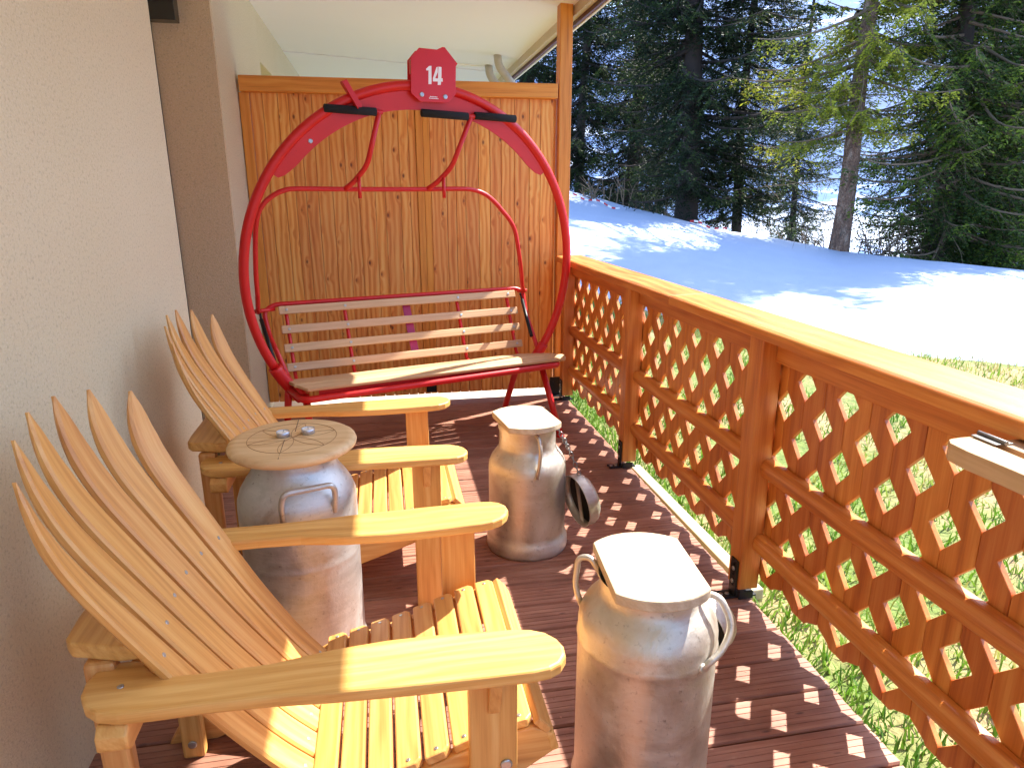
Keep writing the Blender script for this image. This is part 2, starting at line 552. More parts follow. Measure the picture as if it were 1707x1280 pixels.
# ================================================================== SETTING: terrain
CR_AZ = [-30, 0, 10, 15.1, 19.8, 27.4, 36.2, 42.1, 47.6, 60, 90, 130]
CR_D = [18, 17, 16.5, 16, 15, 14, 14, 13.5, 13, 13, 14, 14]
CR_Z = [1.9, 1.8, 1.6, 1.33, 1.0, .585, .228, .13, .09, .0, -.1, -.1]
def terr(x, y):
    d = math.hypot(x, y)
    az = math.degrees(math.atan2(x, y))
    D = interp(az, CR_AZ, CR_D); zc = interp(az, CR_AZ, CR_Z)
    z0 = -.17
    if d < 3.5:
        z = z0
    elif d < D:
        t = (d - 3.5) / (D - 3.5)
        z = z0 + (zc - z0) * (t ** 1.25)
    else:
        e = d - D
        z = zc - (.02 * e + .16 * max(0, e - .3) if e < 30 else .6 + .16 * 29.7)
        z = zc - .17 * e * min(1, e / 2.5) if e < 34 else zc - .17 * 34
    z += .03 * mnoise.noise(Vector((x * .5, y * .5, 0))) * min(1, max(0, (d - 3) / 4))
    return z
def snow_f(x, y):
    # > 0 where snow lies
    b = interp(y, [-6, 1.5, 4.6, 5.0, 5.5, 6.2, 8, 12, 30], [7.8, 6.7, 5.7, 5.3, 4.75, 3.6, 2.2, 1.9, 1.4])
    n1 = mnoise.noise(Vector((x * .9, y * .9, 3))) * .28 + mnoise.noise(Vector((x * 3.5, y * 3.5, 8))) * .16
    return x - b + n1
def grid(name, xs, ys, zf, keep=None):
    X = len(xs); vs = []; fs = []
    idx = {}
    for j, y in enumerate(ys):
        for i, x in enumerate(xs):
            vs.append((x, y, zf(x, y)))
    for j in range(len(ys) - 1):
        for i in range(X - 1):
            if keep is None or keep(.5 * (xs[i] + xs[i + 1]), .5 * (ys[j] + ys[j + 1])):
                fs.append((j * X + i, j * X + i + 1, (j + 1) * X + i + 1, (j + 1) * X + i))
    return vs, fs
def nonuni(a, b, fine0, fine1, h, hc):
    out = list(np.arange(fine0, fine1, h))
    x = fine1
    while x < b: out.append(x); x += hc; hc *= 1.12
    out.append(b)
    x = fine0 - h; st = h * 2
    while x > a: out.insert(0, x); x -= st; st *= 1.3
    out.insert(0, a)
    return out
xs = nonuni(-40, 75, -1, 22, .18, .3)
ys = nonuni(-30, 75, -1, 24, .18, .3)
vs, fs = grid('ground', xs, ys, lambda x, y: terr(x, y) if not (-1.3 < x < 1.1 and y < 4.7) else -.35)
g = MB().add(vs, fs, smooth=True).build('ground', M_GROUND); tag(g, kind='structure')
def snow_z(x, y):
    f = snow_f(x, y)
    t = terr(x, y)
    thick = .14 * math.tanh(f * 1.4) if f > 0 else max(-.3, f * .5)
    return t + thick + .012 * mnoise.noise(Vector((x * 2, y * 2, 5)))
xs2 = nonuni(1.2, 74, 1.4, 22, .14, .25)
ys2 = nonuni(-20, 74, 0, 24, .14, .25)
vs, fs = grid('snow', xs2, ys2, snow_z, keep=lambda x, y: snow_f(x, y) > -.45)
sn = MB().add(vs, fs, smooth=True).build('snow', M_SNOW); tag(sn, kind='structure')
# valley and far hills
def hill_z(x, y):
    d = math.hypot(x, y); az = math.degrees(math.atan2(x, y))
    if d < 62: return -6.5
    n1 = mnoise.fractal(Vector((x * .006, y * .006, 1)), .8, 2.0, 4)
    rise = max(0, d - 90) * .34
    return -6 + min(rise, 95 + 40 * n1) + 8 * n1 * min(1, max(0, d - 90) / 60)
xs3 = list(np.arange(-700, 1500, 18.)); ys3 = list(np.arange(-400, 1500, 18.))
vs, fs = grid('hills', xs3, ys3, hill_z, keep=lambda x, y: math.hypot(x, y) > 45)
hl = MB().add(vs, fs, smooth=True).build('hills', M_HILL); tag(hl, kind='structure')

# ------------------------------------------------------------------ deck
dk = MB()
y = 1.335 - .1415 * 26
def board_profile(wd, n=6, gw=.0030, gd=.0016):
    pts = [(0.0, -.006)]
    pts.append((.004, 0))
    step = (wd - .012) / n
    for k in range(1, n):
        c = .006 + k * step
        pts += [(c - gw / 2, 0), (c - gw / 4, -gd), (c + gw / 4, -gd), (c + gw / 2, 0)]
    pts += [(wd - .004, 0), (wd, -.006), (wd, -.027), (0, -.027)]
    return pts
while y < 4.56:
    wd = .1415 - .006
    # a board may be butt-jointed once along its length
    pr = board_profile(wd)
    pr = pr[::-1]
    for (xa, xb) in ([(-.95, 1.235)]):
        O = Vector((xa, y + .006, 0))
        k = len(pr)
        vs = [(xa, y + .006 + p[0], p[1]) for p in pr] + [(xb + random.uniform(-.003, .002), y + .006 + p[0], p[1]) for p in pr]
        gc = [(q[0], q[1], q[2]) for q in vs]
        fs = [tuple(range(k)), tuple(range(k, 2 * k))[::-1]] + [(q, k + q, k + (q + 1) % k, (q + 1) % k) for q in range(k)]
        dk.add(vs, fs, gc)
    y += .1415
for jx in (-.8, -.2, .4, 1.0, 1.19):
    dk.box((jx, -2.4, -.15), (jx + .045, 4.55, -.029), 'y')
# screws
for k in range(44):
    yy = 1.335 - .1415 * 26 + .1415 * k
    for jx in (-.18, .42, 1.02):
        for dy in (.035, .11):
            dk.tube([(jx, yy + dy, -.001), (jx, yy + dy, .0008)], .0035, 8)
d = dk.build('deck', M_DECK); tag(d, kind='structure')
sb = MB().box((-1.2, 4.60, -.12), (1.24, 9.5, -.012)).build('terrace', M_SLAB); tag(sb, kind='structure')

# ================================================================== HOUSE
house = thing('house', 'beige rendered house wall with white roof soffit running along the left of the deck', 'house', (-.8, 0, 0))
def hx(o):  # parts are built in world coords, shift to local
    for v in o.data.vertices: v.co.x += .8
    return o
wl = MB()
wl.box((-1.25, -3, -.15), (-.8, 2.98, 2.75))
wl.box((-1.6, 4.10, -.15), (-.8, 5.60, 2.75))
wl.box((-1.6, 5.60, 2.32), (-.8, 6.45, 2.75))
wl.box((-1.6, 6.45, -.15), (-.8, 9.5, 2.75))
hx(wl.build('wall', M_WALL, house, bevel=.006))
wl = MB()
wl.box((-1.30, 2.99, -.15), (-1.14, 4.085, 2.75))
hx(wl.build('recess_wall', M_JAMB, house))
wl = MB().box((-1.13, 4.075, -.14), (-.803, 4.098, 2.75))
hx(wl.build('reveal', M_JAMB, house))
wl = MB().box((-1.14, 4.060, -.14), (-1.092, 4.074, 2.70)).box((-.85, 2.981, -.14), (-.812, 2.989, 2.74))  # dark strips drawn for the black gap lines at the recess edges
hx(wl.build('gap_strip', M_GAP, house))
wl = MB().box((-1.112, 3.99, 2.235), (-.955, 4.073, 2.75))
hx(wl.build('shutter_box', M_DARK, house, bevel=.003))
wl = MB()
vs = [(-.85, -3, 2.662), (1.30, -3, 2.532), (1.30, 7.06, 2.532), (-.85, 7.06, 2.662)]
vs += [(p[0], p[1], p[2] + .06) for p in vs]
bf = [(0, 3, 2, 1), (4, 5, 6, 7), (0, 1, 5, 4), (1, 2, 6, 5), (2, 3, 7, 6), (3, 0, 4, 7)]
wl.add(vs, bf)
vs = [(-.85, 7.075, 2.655), (1.30, 7.075, 2.528), (1.30, 9.5, 2.528), (-.85, 9.5, 2.655)]
vs += [(p[0], p[1], p[2] + .06) for p in vs]
wl.add(vs, bf)
hx(wl.build('soffit', M_CEIL, house))
wl = MB().box((.52, 6.84, 2.545), (1.24, 6.90, 2.568))
hx(wl.build('batten', M_TRIM, house))
hx(MB().box((1.262, -3, 2.475), (1.302, 9.5, 2.56), 'y').build('fascia', M_BEIGE, house, label='pale beige inner fascia board', bevel=.002))
hx(MB().box((1.304, -3, 2.452), (1.326, 9.5, 2.60), 'y').build('fascia', M_BROWN, house, label='dark red-brown fascia board', bevel=.002))
hx(MB().box((1.328, -3, 2.446), (1.344, 9.5, 2.61), 'y').build('drip_edge', M_TRIM, house, bevel=.002))
rf = MB()
vs = [(-1.6, -3.05, 2.95), (1.38, -3.05, 2.62), (1.38, 9.55, 2.62), (-1.6, 9.55, 2.95)]
vs += [(p[0], p[1], p[2] + .12) for p in vs]
rf.add(vs, bf)
hx(rf.build('roof', M_ROOF, house))
for (py, x0, z0) in ((6.3, 1.081, 2.51), (6.8, 1.081, 2.51)):
    pth = fillet([(x0 - .02, py, z0 + .04), (x0 - .01, py, z0 - .05), (x0 + .30, py, z0 - .42), (x0 + .33, py, -.1)], .06)
    hx(MB().tube(pth, .034 if py < 6.5 else .036, 14).build('downpipe', M_PIPE, house))

# ================================================================== PRIVACY SCREEN
scr = thing('privacy_screen', 'tall knotty larch board screen closing the far end of the deck', 'screen', (.2, 4.6, 0))
def sx(o, dx=.2, dy=4.6):
    for v in o.data.vertices: v.co.x -= dx; v.co.y -= dy
    return o
pb = MB()
x = -.735
edges = [-.735, -.665]
while edges[-1] < .235: edges.append(edges[-1] + random.choice([.062, .075, .088, .1]))
edges[-1] = .243
edges += [.333]
while edges[-1] < 1.15: edges.append(edges[-1] + random.choice([.062, .075, .088, .1]))
edges[-1] = 1.168
for a, b in zip(edges[:-1], edges[1:]):
    if b - a < .03: continue
    dy = random.uniform(-.0015, .0015)
    if abs(a - .243) < .002: continue
    pb.box((a + .0012, 4.600 + dy, .045), (b - .0012, 4.622 + dy, 1.985), 'z')
pb.box((-.73, 4.6235, .05), (1.165, 4.630, 1.984), 'z')
sx(pb.build('board_panel', M_PANEL, scr, bevel=.0018))
pb = MB().box((.245, 4.588, .05), (.287, 4.612, 1.984), 'z', bv=.7).box((.289, 4.590, .05), (.331, 4.613, 1.984), 'z', bv=.95)
sx(pb.build('centre_batten', M_LARCH, scr, bevel=.002))
pb = MB().box((-.795, 4.585, .05), (-.737, 4.63, 1.984), 'z')
sx(pb.build('side_batten', M_LARCH, scr, bevel=.003))
pb = MB().box((-.785, 4.555, 1.985), (1.160, 4.655, 2.075), 'x')
sx(pb.build('top_beam', M_LARCH, scr, bevel=.005))
pb = MB().box((1.170, 4.560, .03), (1.252, 4.652, 2.555), 'z')
post = sx(pb.build('post', M_LARCH, scr, bevel=.005))
pb = MB().box((1.13, 4.545, .004), (1.225, 4.553, .135)).box((1.13, 4.50, .0015), (1.225, 4.553, .0065)).disc((1.15, 4.545, .10), (0, -1, 0), .008, .004).disc((1.20, 4.545, .10), (0, -1, 0), .008, .004)
sx(pb.build('bracket', M_BLACK, scr, bevel=.001))
pb = MB().box((.255, 4.578, .065), (.325, 4.586, .135)).disc((.28, 4.578, .10), (0, -1, 0), .008, .004)
sx(pb.build('bracket', M_BLACK, scr, bevel=.001))

# ================================================================== RAILING
rail = thing('balcony_railing', 'orange larch lattice railing along the right edge of the deck', 'railing', (1.235, 1.97, 0))
def rx(o): return sx(o, 1.235, 1.97)
mb = MB()
hp = [(1.150, .957), (1.150, .982), (1.155, .990), (1.165, .9945), (1.320, .9985), (1.333, .993), (1.338, .982), (1.338, .957)]
for (ya, yb) in ((-1.2, 2.62), (2.622, 4.50)):
    mb.prism(hp[::-1], ya, yb, ((0, 0, 0), (1, 0, 0), (0, 0, 1), (0, 1, 0)))
    n = len(mb.v) - 16
    for k in range(16):
        p = mb.v[n + k]; mb.gc[n + k] = (p.y + 3.3 * ya, p.x + p.z * .6, p.z)
rx(mb.build('handrail', M_RAIL, rail, bevel=.003))
POSTS = [4.445, 3.205, 1.985, .76, -.46]
for k, py in enumerate(POSTS):
    mb = MB().box((1.186, py - .04, .035), (1.262, py + .04, .955), 'z')
    p_ = rx(mb.build('post', M_RAIL, rail, bevel=.005))
    mb = MB()
    mb.box((1.1775, py - .032, .004), (1.1845, py + .012, .145))
    mb.box((1.120, py - .034, .0015), (1.262, py + .014, .0085))
    mb.box((1.186, py - .049, .004), (1.240, py - .0415, .033))
    for zz in (.045, .085, .125):
        mb.disc((1.1775, py - .010, zz), (-1, 0, 0), .0055, .003, 10)
    br = rx(mb.build('post_bracket', M_BLACK, rail, bevel=.001))
    mb = MB()
    for zz in (.06, .11):
        mb.disc((1.1772 - 1.235, py - .012 - 1.97, zz), (-1, 0, 0), .008, .005, 12)
    for xx in (1.135, 1.160):
        mb.disc((xx - 1.235, py - .012 - 1.97, .0086), (0, 0, 1), .008, .004, 12)
    mb.build('bolt', M_BOLT, br)
def lattice_board(mb, ya, par, x0, x1):
    """narrow board from joint ya to ya+P with half-diamond notches on both edges"""
    P = .0965; hw = .047; hh = .051
    zt, zb = .956, .070
    def notch(par_, side):
        base = .828 if par_ == 0 else .7315
        zs = [base - .193 * k for k in range(-1, 6)]
        out = []
        for z in zs:
            out.append(z)
        return out
    g_ = .0009
    left = []; right = []
    def edge(par_, y, sgn):
        pts = []
        for z in sorted(notch(par_, 0)):
            if z - hh > zt - .02: continue
            if z + hh < zb + .004: continue
            top = min(z + hh, zt - .001)
            lo = z - hh
            if lo < zb:
                pts += [(y + sgn * .062, zb), (y + sgn * .052, zb + .012), (y + sgn * .006, z + hh - .004), (y, z + hh)]
            elif z + hh > zt:
                pass
            else:
                pts += [(y, lo - .003), (y + sgn * .004, lo + .003), (y + sgn * (hw - .004), z - .005), (y + sgn * hw, z), (y + sgn * (hw - .004), z + .005), (y + sgn * .004, z + hh - .003), (y, z + hh + .003)]
        if not pts or pts[0][1] > zb + .0005: pts = [(y, zb)] + pts
        pts.append((y, zt))
        return pts
    L = edge(par, ya + g_, 1)
    Rr = edge(1 - par, ya + P - g_, -1)
    out = Rr + L[::-1]
    mb.prism(out, x0, x1, ((0, 0, 0), (0, 1, 0), (0, 0, 1), (1, 0, 0)), grain=1)
P = .0965
# joint parities: par 0 columns (hole at z .828) at y = 1.6195 + .193k
for b0, b1 in ((-.46, .76), (.76, 1.985), (1.985, 3.205), (3.205, 4.445)):
    mb = MB()
    k0 = math.floor((b0 + .02 - 1.6195) / P)
    k = k0
    while 1.6195 + k * P < b1 + .0:
        ya = 1.6195 + k * P
        xo = random.uniform(-.001, .001)
        if ya > b0 - .05:
            lattice_board(mb, ya, k % 2, 1.267 + xo, 1.283 + xo)
        k += 1
    rx(mb.build('lattice_panel', M_RAIL, rail, bevel=.0022, bseg=2))
    # top board behind the posts' inner face
    mb = MB().box((1.236, b0 + .042, .872), (1.2655, b1 - .042, .955), 'y')
    rx(mb.build('top_board', M_RAIL, rail, bevel=.004))
    for zc in (.50, .218):
        mb = MB()
        prof = []
        for q in range(13):
            a = math.pi / 2 + math.pi * q / 12
            prof.append((1.246 + .024 * math.cos(a), zc + .034 * math.sin(a)))
        prof = [(1.2655, zc + .034)] + prof + [(1.2655, zc - .034)]
        mb.prism(prof, b0 + .041, b1 - .041, ((0, 0, 0), (1, 0, 0), (0, 0, 1), (0, 1, 0)), bv=random.random())
        n = len(mb.v) - 2 * len(prof)
        for q in range(2 * len(prof)):
            p = mb.v[n + q]; mb.gc[n + q] = (p.y * 1.0 + zc * 20 + b0 * 3, p.z * 1.4 + p.x, p.x)
        rx(mb.build('mid_rail', M_RAIL, rail, bevel=.002))

# ================================================================== ADIRONDACK CHAIRS
def make_chair():
    root = thing('garden_chair', 'wooden fan-backed garden chair nearest the camera, left of the big milk can', 'chair', (0, 1.37, 0), 0, 'fan-backed wooden garden chairs by the wall')
    # arms
    near = [(-.543, -.190), (-.500, -.186), (-.472, -.192), (-.452, -.222), (-.422, -.243), (-.344, -.246), (-.239, -.242), (-.133, -.222), (-.03, -.214), (.039, -.214), (.13, -.219), (.215, -.226), (.250, -.233), (.277, -.248), (.294, -.270), (.302, -.295), (.299, -.322), (.284, -.343), (.262, -.354), (.230, -.358), (.138, -.356), (.04, -.352), (-.022, -.349), (-.125, -.343), (-.227, -.333), (-.325, -.329), (-.421, -.330), (-.475, -.328), (-.510, -.318), (-.535, -.298), (-.552, -.268), (-.556, -.235)]
    for sgn in (-1, 1):
        mb = MB()
        pts = [(p[0], p[1]) for p in near] if sgn < 0 else [(p[0], -p[1]) for p in near]
        if sgn < 0: pts = pts[::-1]
        mb.prism(pts, .543, .570, ((0, 0, 0), (1, 0, 0), (0, 1, 0), (0, 0, 1)))
        arm = mb.build('armrest', M_CHAIR, root, bevel=.007, bseg=3)
        sc_ = MB()
        sc_.disc((-.49, sgn * .26, .5695), (0, 0, 1), .006, .0022, 10)
        o = sc_.build('screw', M_BOLT, arm)
        # front leg
        mb = MB().box((.115, sgn * .304 - .014, 0), (.208, sgn * .304 + .014, .5425), 'z')
        leg = mb.build('front_leg', M_CHAIR, root, bevel=.005)
        o = MB().disc((.185, sgn * .304 - .0145, .335), (0, -1, 0), .012, .004, 14).disc((.185, sgn * .304 + .0145, .335), (0, 1, 0), .012, .004, 14).build('bolt', M_BOLT, leg)
        # arm brace (small wedge on outer face of the leg)
        mb = MB()
        mb.prism([(.318, .5425), (.352, .5425), (.345, .52), (.325, .47), (.318, .455)], .150, .175, ((0, 0, 0), (0, sgn, 0), (0, 0, 1), (1, 0, 0)), grain=1)
        mb.build('arm_brace', M_CHAIR, root, bevel=.002)
        # rear post
        mb = MB().box((-.570, sgn * .195 - .016, 0.0), (-.515, sgn * .195 + .016, .585), 'z')
        rl = mb.build('rear_leg', M_CHAIR, root, bevel=.008)
        o = MB().disc((-.542, sgn * .195 - .0165, .045), (0, -1, 0), .011, .004, 14).build('bolt', M_BOLT, rl)
        # side stringer
        prof_top = [(.300, .300), (.298, .325), (.285, .345), (.25, .361), (.18, .351), (.10, .322), (0, .287), (-.10, .262), (-.20, .236), (-.40, .135), (-.60, .036)]
        prof_bot = [(-.62, 0.0), (-.50, 0.0), (-.40, .035), (-.20, .12), (0, .185), (.12, .225), (.24, .262)]
        mb = MB().prism((prof_top + prof_bot)[::-1], -.013, .013, ((0, sgn * .252, 0), (1, 0, 0), (0, 0, 1), (0, 1, 0)))
        mb.build('side_rail', M_CHAIR, root, bevel=.004)
    # cross bars
    mb = MB().prism([(-.335, .502), (-.320, .490), (.320, .490), (.335, .502), (.335, .528), (.32, .5425), (-.32, .5425), (-.335, .528)], -.513, -.462, ((0, 0, 0), (0, 1, 0), (0, 0, 1), (1, 0, 0)))
    mb.build('arm_crossbar', M_CHAIR, root, bevel=.004)
    pts = [(-.612, -.10), (-.608, -.165), (-.594, -.186), (-.505, -.214), (-.456, -.214), (-.490, -.15), (-.512, -.07), (-.52, 0)]
    pts = pts + [(p[0], -p[1]) for p in pts[::-1][1:]]
    mb = MB().prism(pts[::-1], .586, .618, ((0, 0, 0), (1, 0, 0), (0, 1, 0), (0, 0, 1)), grain=1)
    mb.build('back_support', M_CHAIR, root, bevel=.007, bseg=3)
    mb = MB().box((-.262, -.235, .200), (-.222, .235, .262), 'y')
    mb.build('rear_crossbar', M_CHAIR, root, bevel=.004)
    # backrest: six curved slats
    prof = [(-.190, .235), (-.261, .318), (-.344, .439), (-.400, .532), (-.457, .631), (-.513, .730), (-.540, .783), (-.558, .825), (-.572, .871), (-.580, .915), (-.586, .965)]
    pth = smooth_path([(p[0], 0, p[1]) for p in prof], 60)
    n = len(pth); Ls = [0]
    for k in range(1, n): Ls.append(Ls[-1] + (pth[k] - pth[k - 1]).length)
    mb = MB(); scw = MB()
    LT = [.955, .985, 1.03, 1.03, .985, .955]
    for i in range(6):
        s_ = i - 2.5
        c2 = 1 - (s_ / 2.5) ** 2
        Lmax = Ls[-1]
        ext = .055 * c2
        rings = []; vs = []; gc = []
        N = 64
        for k in range(N + 1):
            t = k / N
            l = t * Lmax
            p = Vector((interp(l, Ls, [q.x for q in pth]), 0, interp(l, Ls, [q.z for q in pth])))
            l2 = min(l + .004, Lmax); p2 = Vector((interp(l2, Ls, [q.x for q in pth]), 0, interp(l2, Ls, [q.z for q in pth])))
            l1 = max(l - .004, 0); p1 = Vector((interp(l1, Ls, [q.x for q in pth]), 0, interp(l1, Ls, [q.z for q in pth])))
            T = (p2 - p1).normalized()
            Nn = Vector((T.z, 0, -T.x))  # faces the sitter (+x)
            p = p + Vector((-.068 * c2 * t ** 1.3, 0, ext * t ** 2))
            yc = s_ * (.0712 + (.1045 - .0712) * t)
            wdt = interp(t, [0, .35, .6, .78, .86, .92, .96, .985, 1], [.066, .0715, .076, .075, .067, .052, .034, .018, .003])
            # tips lean a little toward the centre line
            yaw = s_ * .19 * t ** 1.6
            Yv = Vector((math.sin(yaw), math.cos(yaw), 0)).normalized()
            c = Vector((p.x, yc, p.z))
            a = c - Yv * wdt / 2; b = c + Yv * wdt / 2
            th = .0095 * interp(t, [0, .86, .95, 1], [1, 1, .7, .35])
            e = min(.005, wdt * .3)
            ring = [a - Nn * (th - e), a + Yv * e - Nn * th, b - Yv * e - Nn * th, b - Nn * (th - e), b + Nn * (th - e), b - Yv * e + Nn * th, a + Yv * e + Nn * th, a + Nn * (th - e)]
            vs += ring
            gc += [(l, (q - c).dot(Yv), (q - c).dot(Nn)) for q in ring]
        fs = []
        for k in range(N):
            for q in range(8):
                fs.append((k * 8 + q, k * 8 + (q + 1) % 8, (k + 1) * 8 + (q + 1) % 8, (k + 1) * 8 + q))
        fs.append(tuple(range(8))[::-1]); fs.append(tuple(N * 8 + q for q in range(8)))
        mb.add(vs, fs, gc)
        for t in (.05, .53):
            k = int(t * N)
            c = sum((vs[k * 8 + q] for q in range(8)), Vector()) / 8
            Nn = (vs[k * 8 + 5] - vs[k * 8 + 2]).normalized()
            scw.disc(c + Nn * .0094, Nn, .005, .0012, 10)
    br = mb.build('backrest', M_CHAIR, root, bevel=0)
    scw.build('screw', M_BOLT, br)
    # seat slats
    mb = MB(); scw = MB()
    topz = lambda x: interp(x, [-.2, -.1, 0, .10, .18, .25, .285, .305], [.258, .283, .308, .343, .372, .383, .366, .33])
    xs_ = -.196
    edges_ = []
    while xs_ < .225:
        edges_.append((xs_, xs_ + .0495)); xs_ += .0565
    for (xa, xb) in edges_:
        za, zb = topz(xa), topz(xb)
        T = Vector((xb - xa, 0, zb - za)); Lw = T.length; T.normalize()
        Nn = Vector((-T.z, 0, T.x))
        c = .012; th = .020
        out = [(-.262, 0 + c * .2), (-.262, Lw - c), (-.250, Lw), (.250, Lw), (.262, Lw - c), (.262, c * .2), (.258, 0), (-.258, 0)]
        mb.prism(out, -th, 0, ((xa, 0, za), (0, 1, 0), T, Nn))
        for yy in (-.246, .246):
            scw.disc(Vector((xa, yy, za)) + T * (Lw * .5), Nn, .0045, .0012, 10)
    for (pa, pb_) in (((.262, .384), (.291, .352)), ((.294, .346), (.306, .300))):
        T = Vector((pb_[0] - pa[0], 0, pb_[1] - pa[1])); Lw = T.length; T.normalize()
        Nn = Vector((-T.z, 0, T.x))
        mb.prism([(-.266, .002), (-.266, Lw), (.266, Lw), (.266, .002)], -.018, 0, ((pa[0], 0, pa[1]), (0, 1, 0), T, Nn))
    st = mb.build('seat', M_CHAIR, root, bevel=.004)
    scw.build('screw', M_BOLT, st)
    return root
ch1 = make_chair()
ch2 = copy_tree(ch1)
ch2.location = (-.055, 2.425, 0)
ch2['label'] = 'wooden fan-backed garden chair standing behind the big milk can, farther from the camera'

# ================================================================== CHAIRLIFT BENCH
bench = thing('chairlift_bench', 'red ski lift chair with number 14 plate and wooden slat seat by the board screen', 'bench', (.2085, 3.7868, 0), .27)
mb = MB()
def ringp(th, dr=0, dv=0):
    rx_, rz_, t = .983 + dr, 1.021 + dr, -.108
    return Vector((rx_ * math.cos(th), rz_ * math.sin(th) * math.sin(t) + dv, .94 + rz_ * math.sin(th) * math.cos(t)))
a0 = R(-31.5); a1 = R(180 + 28.0)
mb.tube([ringp(lerp(a0, a1, k / 120)) for k in range(121)], .026, 16)
ring = mb.build('hanger_ring', M_RED, bench)
mb = MB()
mb.tube([ringp(lerp(R(180 + 28), R(180 + 42), k / 10)) for k in range(11)], .038, 16)
mb.build('ring_sleeve', M_RED, bench)
MB().tube([ringp(lerp(R(-42), R(-30), k / 10)) for k in range(11)], .034, 16).build('ring_sleeve', M_RED, bench)
# curved web plate below the top of the ring
def web(aa, ab, n=60):
    mb = MB(); outer = []; inner = []
    for k in range(n + 1):
        t = k / n
        th = lerp(aa, ab, t)
        dep = interp(t, [0, .02, .06, .5, .94, .98, 1], [.03, .055, .072, .10, .072, .055, .03])
        outer.append(ringp(th, -.012)); inner.append(ringp(th, -.012 - dep - .01))
    for dv in (-.004, .004):
        pass
    vs = []; fs = []
    for k in range(n + 1):
        for p in (outer[k], inner[k]):
            vs.append(p + Vector((0, -.004, 0))); vs.append(p + Vector((0, .004, 0)))
    for k in range(n):
        a = 4 * k; b = 4 * (k + 1)
        fs += [(a, a + 2, b + 2, b), (a + 1, b + 1, b + 3, a + 3), (a + 2, a + 3, b + 3, b + 2), (a, b, b + 1, a + 1)]
    fs += [(0, 1, 3, 2), (4 * n, 4 * n + 2, 4 * n + 3, 4 * n + 1)]
    mb.add(vs, fs)
    return mb
web(R(36), R(146)).build('web_plate', M_RED, bench)
mb = MB().disc((-.60, -.08, 1.66), (0, -1, 0), .012, .006)
mb.build('web_bolt', M_BOLT, bench)
# number plate
pl = [(-.021, 2.132), (.078, 2.131), (.109, 2.146), (.122, 2.146), (.193, 2.071), (.184, 2.057), (.178, 1.916), (.132, 1.872), (-.024, 1.870), (-.074, 1.910), (-.067, 2.081)]
F = ((0, -.144, 0), (1, 0, 0), (0, 0, 1), (0, -1, 0))
mb = MB().prism(pl, 0, .006, F)
np_ = mb.build('number_plate', M_RED, bench, bevel=.0015)
mb = MB().prism([(p[0] + .034, p[1] + .015) for p in pl], 0, .006, ((0, .02, 0), (1, 0, 0), (0, 0, 1), (0, -1, 0)))
mb.beam((-.05, -.142, 2.05), (-.025, .018, 2.06), .006, .07).beam((.17, -.142, 2.02), (.19, .018, 2.03), .006, .05).beam((.02, -.142, 2.115), (.05, .018, 2.128), .006, .006)
mb.build('clamp_housing', M_RED, bench, bevel=.0015)
F2 = ((0, -.1502, 0), (1, 0, 0), (0, 0, 1), (0, -1, 0))
one = [(.013, 2.032), (.031, 2.048), (.044, 2.049), (.041, 1.960), (.024, 1.959), (.027, 2.026), (.015, 2.025)]
fA = [(.079, 2.047), (.078, 2.020), (.063, 1.990), (.078, 1.990), (.078, 1.975), (.049, 1.974), (.050, 1.990), (.072, 2.045)]
fB = [(.083, 2.048), (.100, 2.047), (.098, 1.992), (.105, 1.992), (.105, 1.976), (.096, 1.976), (.093, 1.959), (.076, 1.958)]
MB().prism(one, 0, .0012, F2).build('digit', M_WHITE, np_, label='white stencilled digit 1')
MB().prism(fA, 0, .0012, F2).prism(fB, 0, .0012, F2).build('digit', M_WHITE, np_, label='white stencilled digit 4')
mb = MB()
for zz, w_ in ((1.898, .022), (1.890, .027)):
    for k in range(6):
        xx = .052 - w_ + k * w_ / 3
        mb.box((xx, -.1512, zz - .0022), (xx + w_ / 3 - .0018, -.1502, zz + .0022 - .001 * (k % 2)))
mb.build('maker_mark', M_WHITE, np_)
mb = MB()
for q in ((-.015, 1.906), (.117, 1.901)):
    mb.disc((q[0], -.1502, q[1]), (0, -1, 0), .0125, .005, 18)
mb.build('bolt', M_BOLT, np_)
# bent tab
mb = MB()
for off in (0,):
    mb.beam((-.345, -.130, 1.825), (-.420, -.130, 1.952), .032, .006, (0, 1, 0))
    mb.beam((-.359, -.127, 1.820), (-.434, -.127, 1.947), .005, .05, (0, 1, 0))
mb.build('stop_tab', M_RED, bench, bevel=.002)
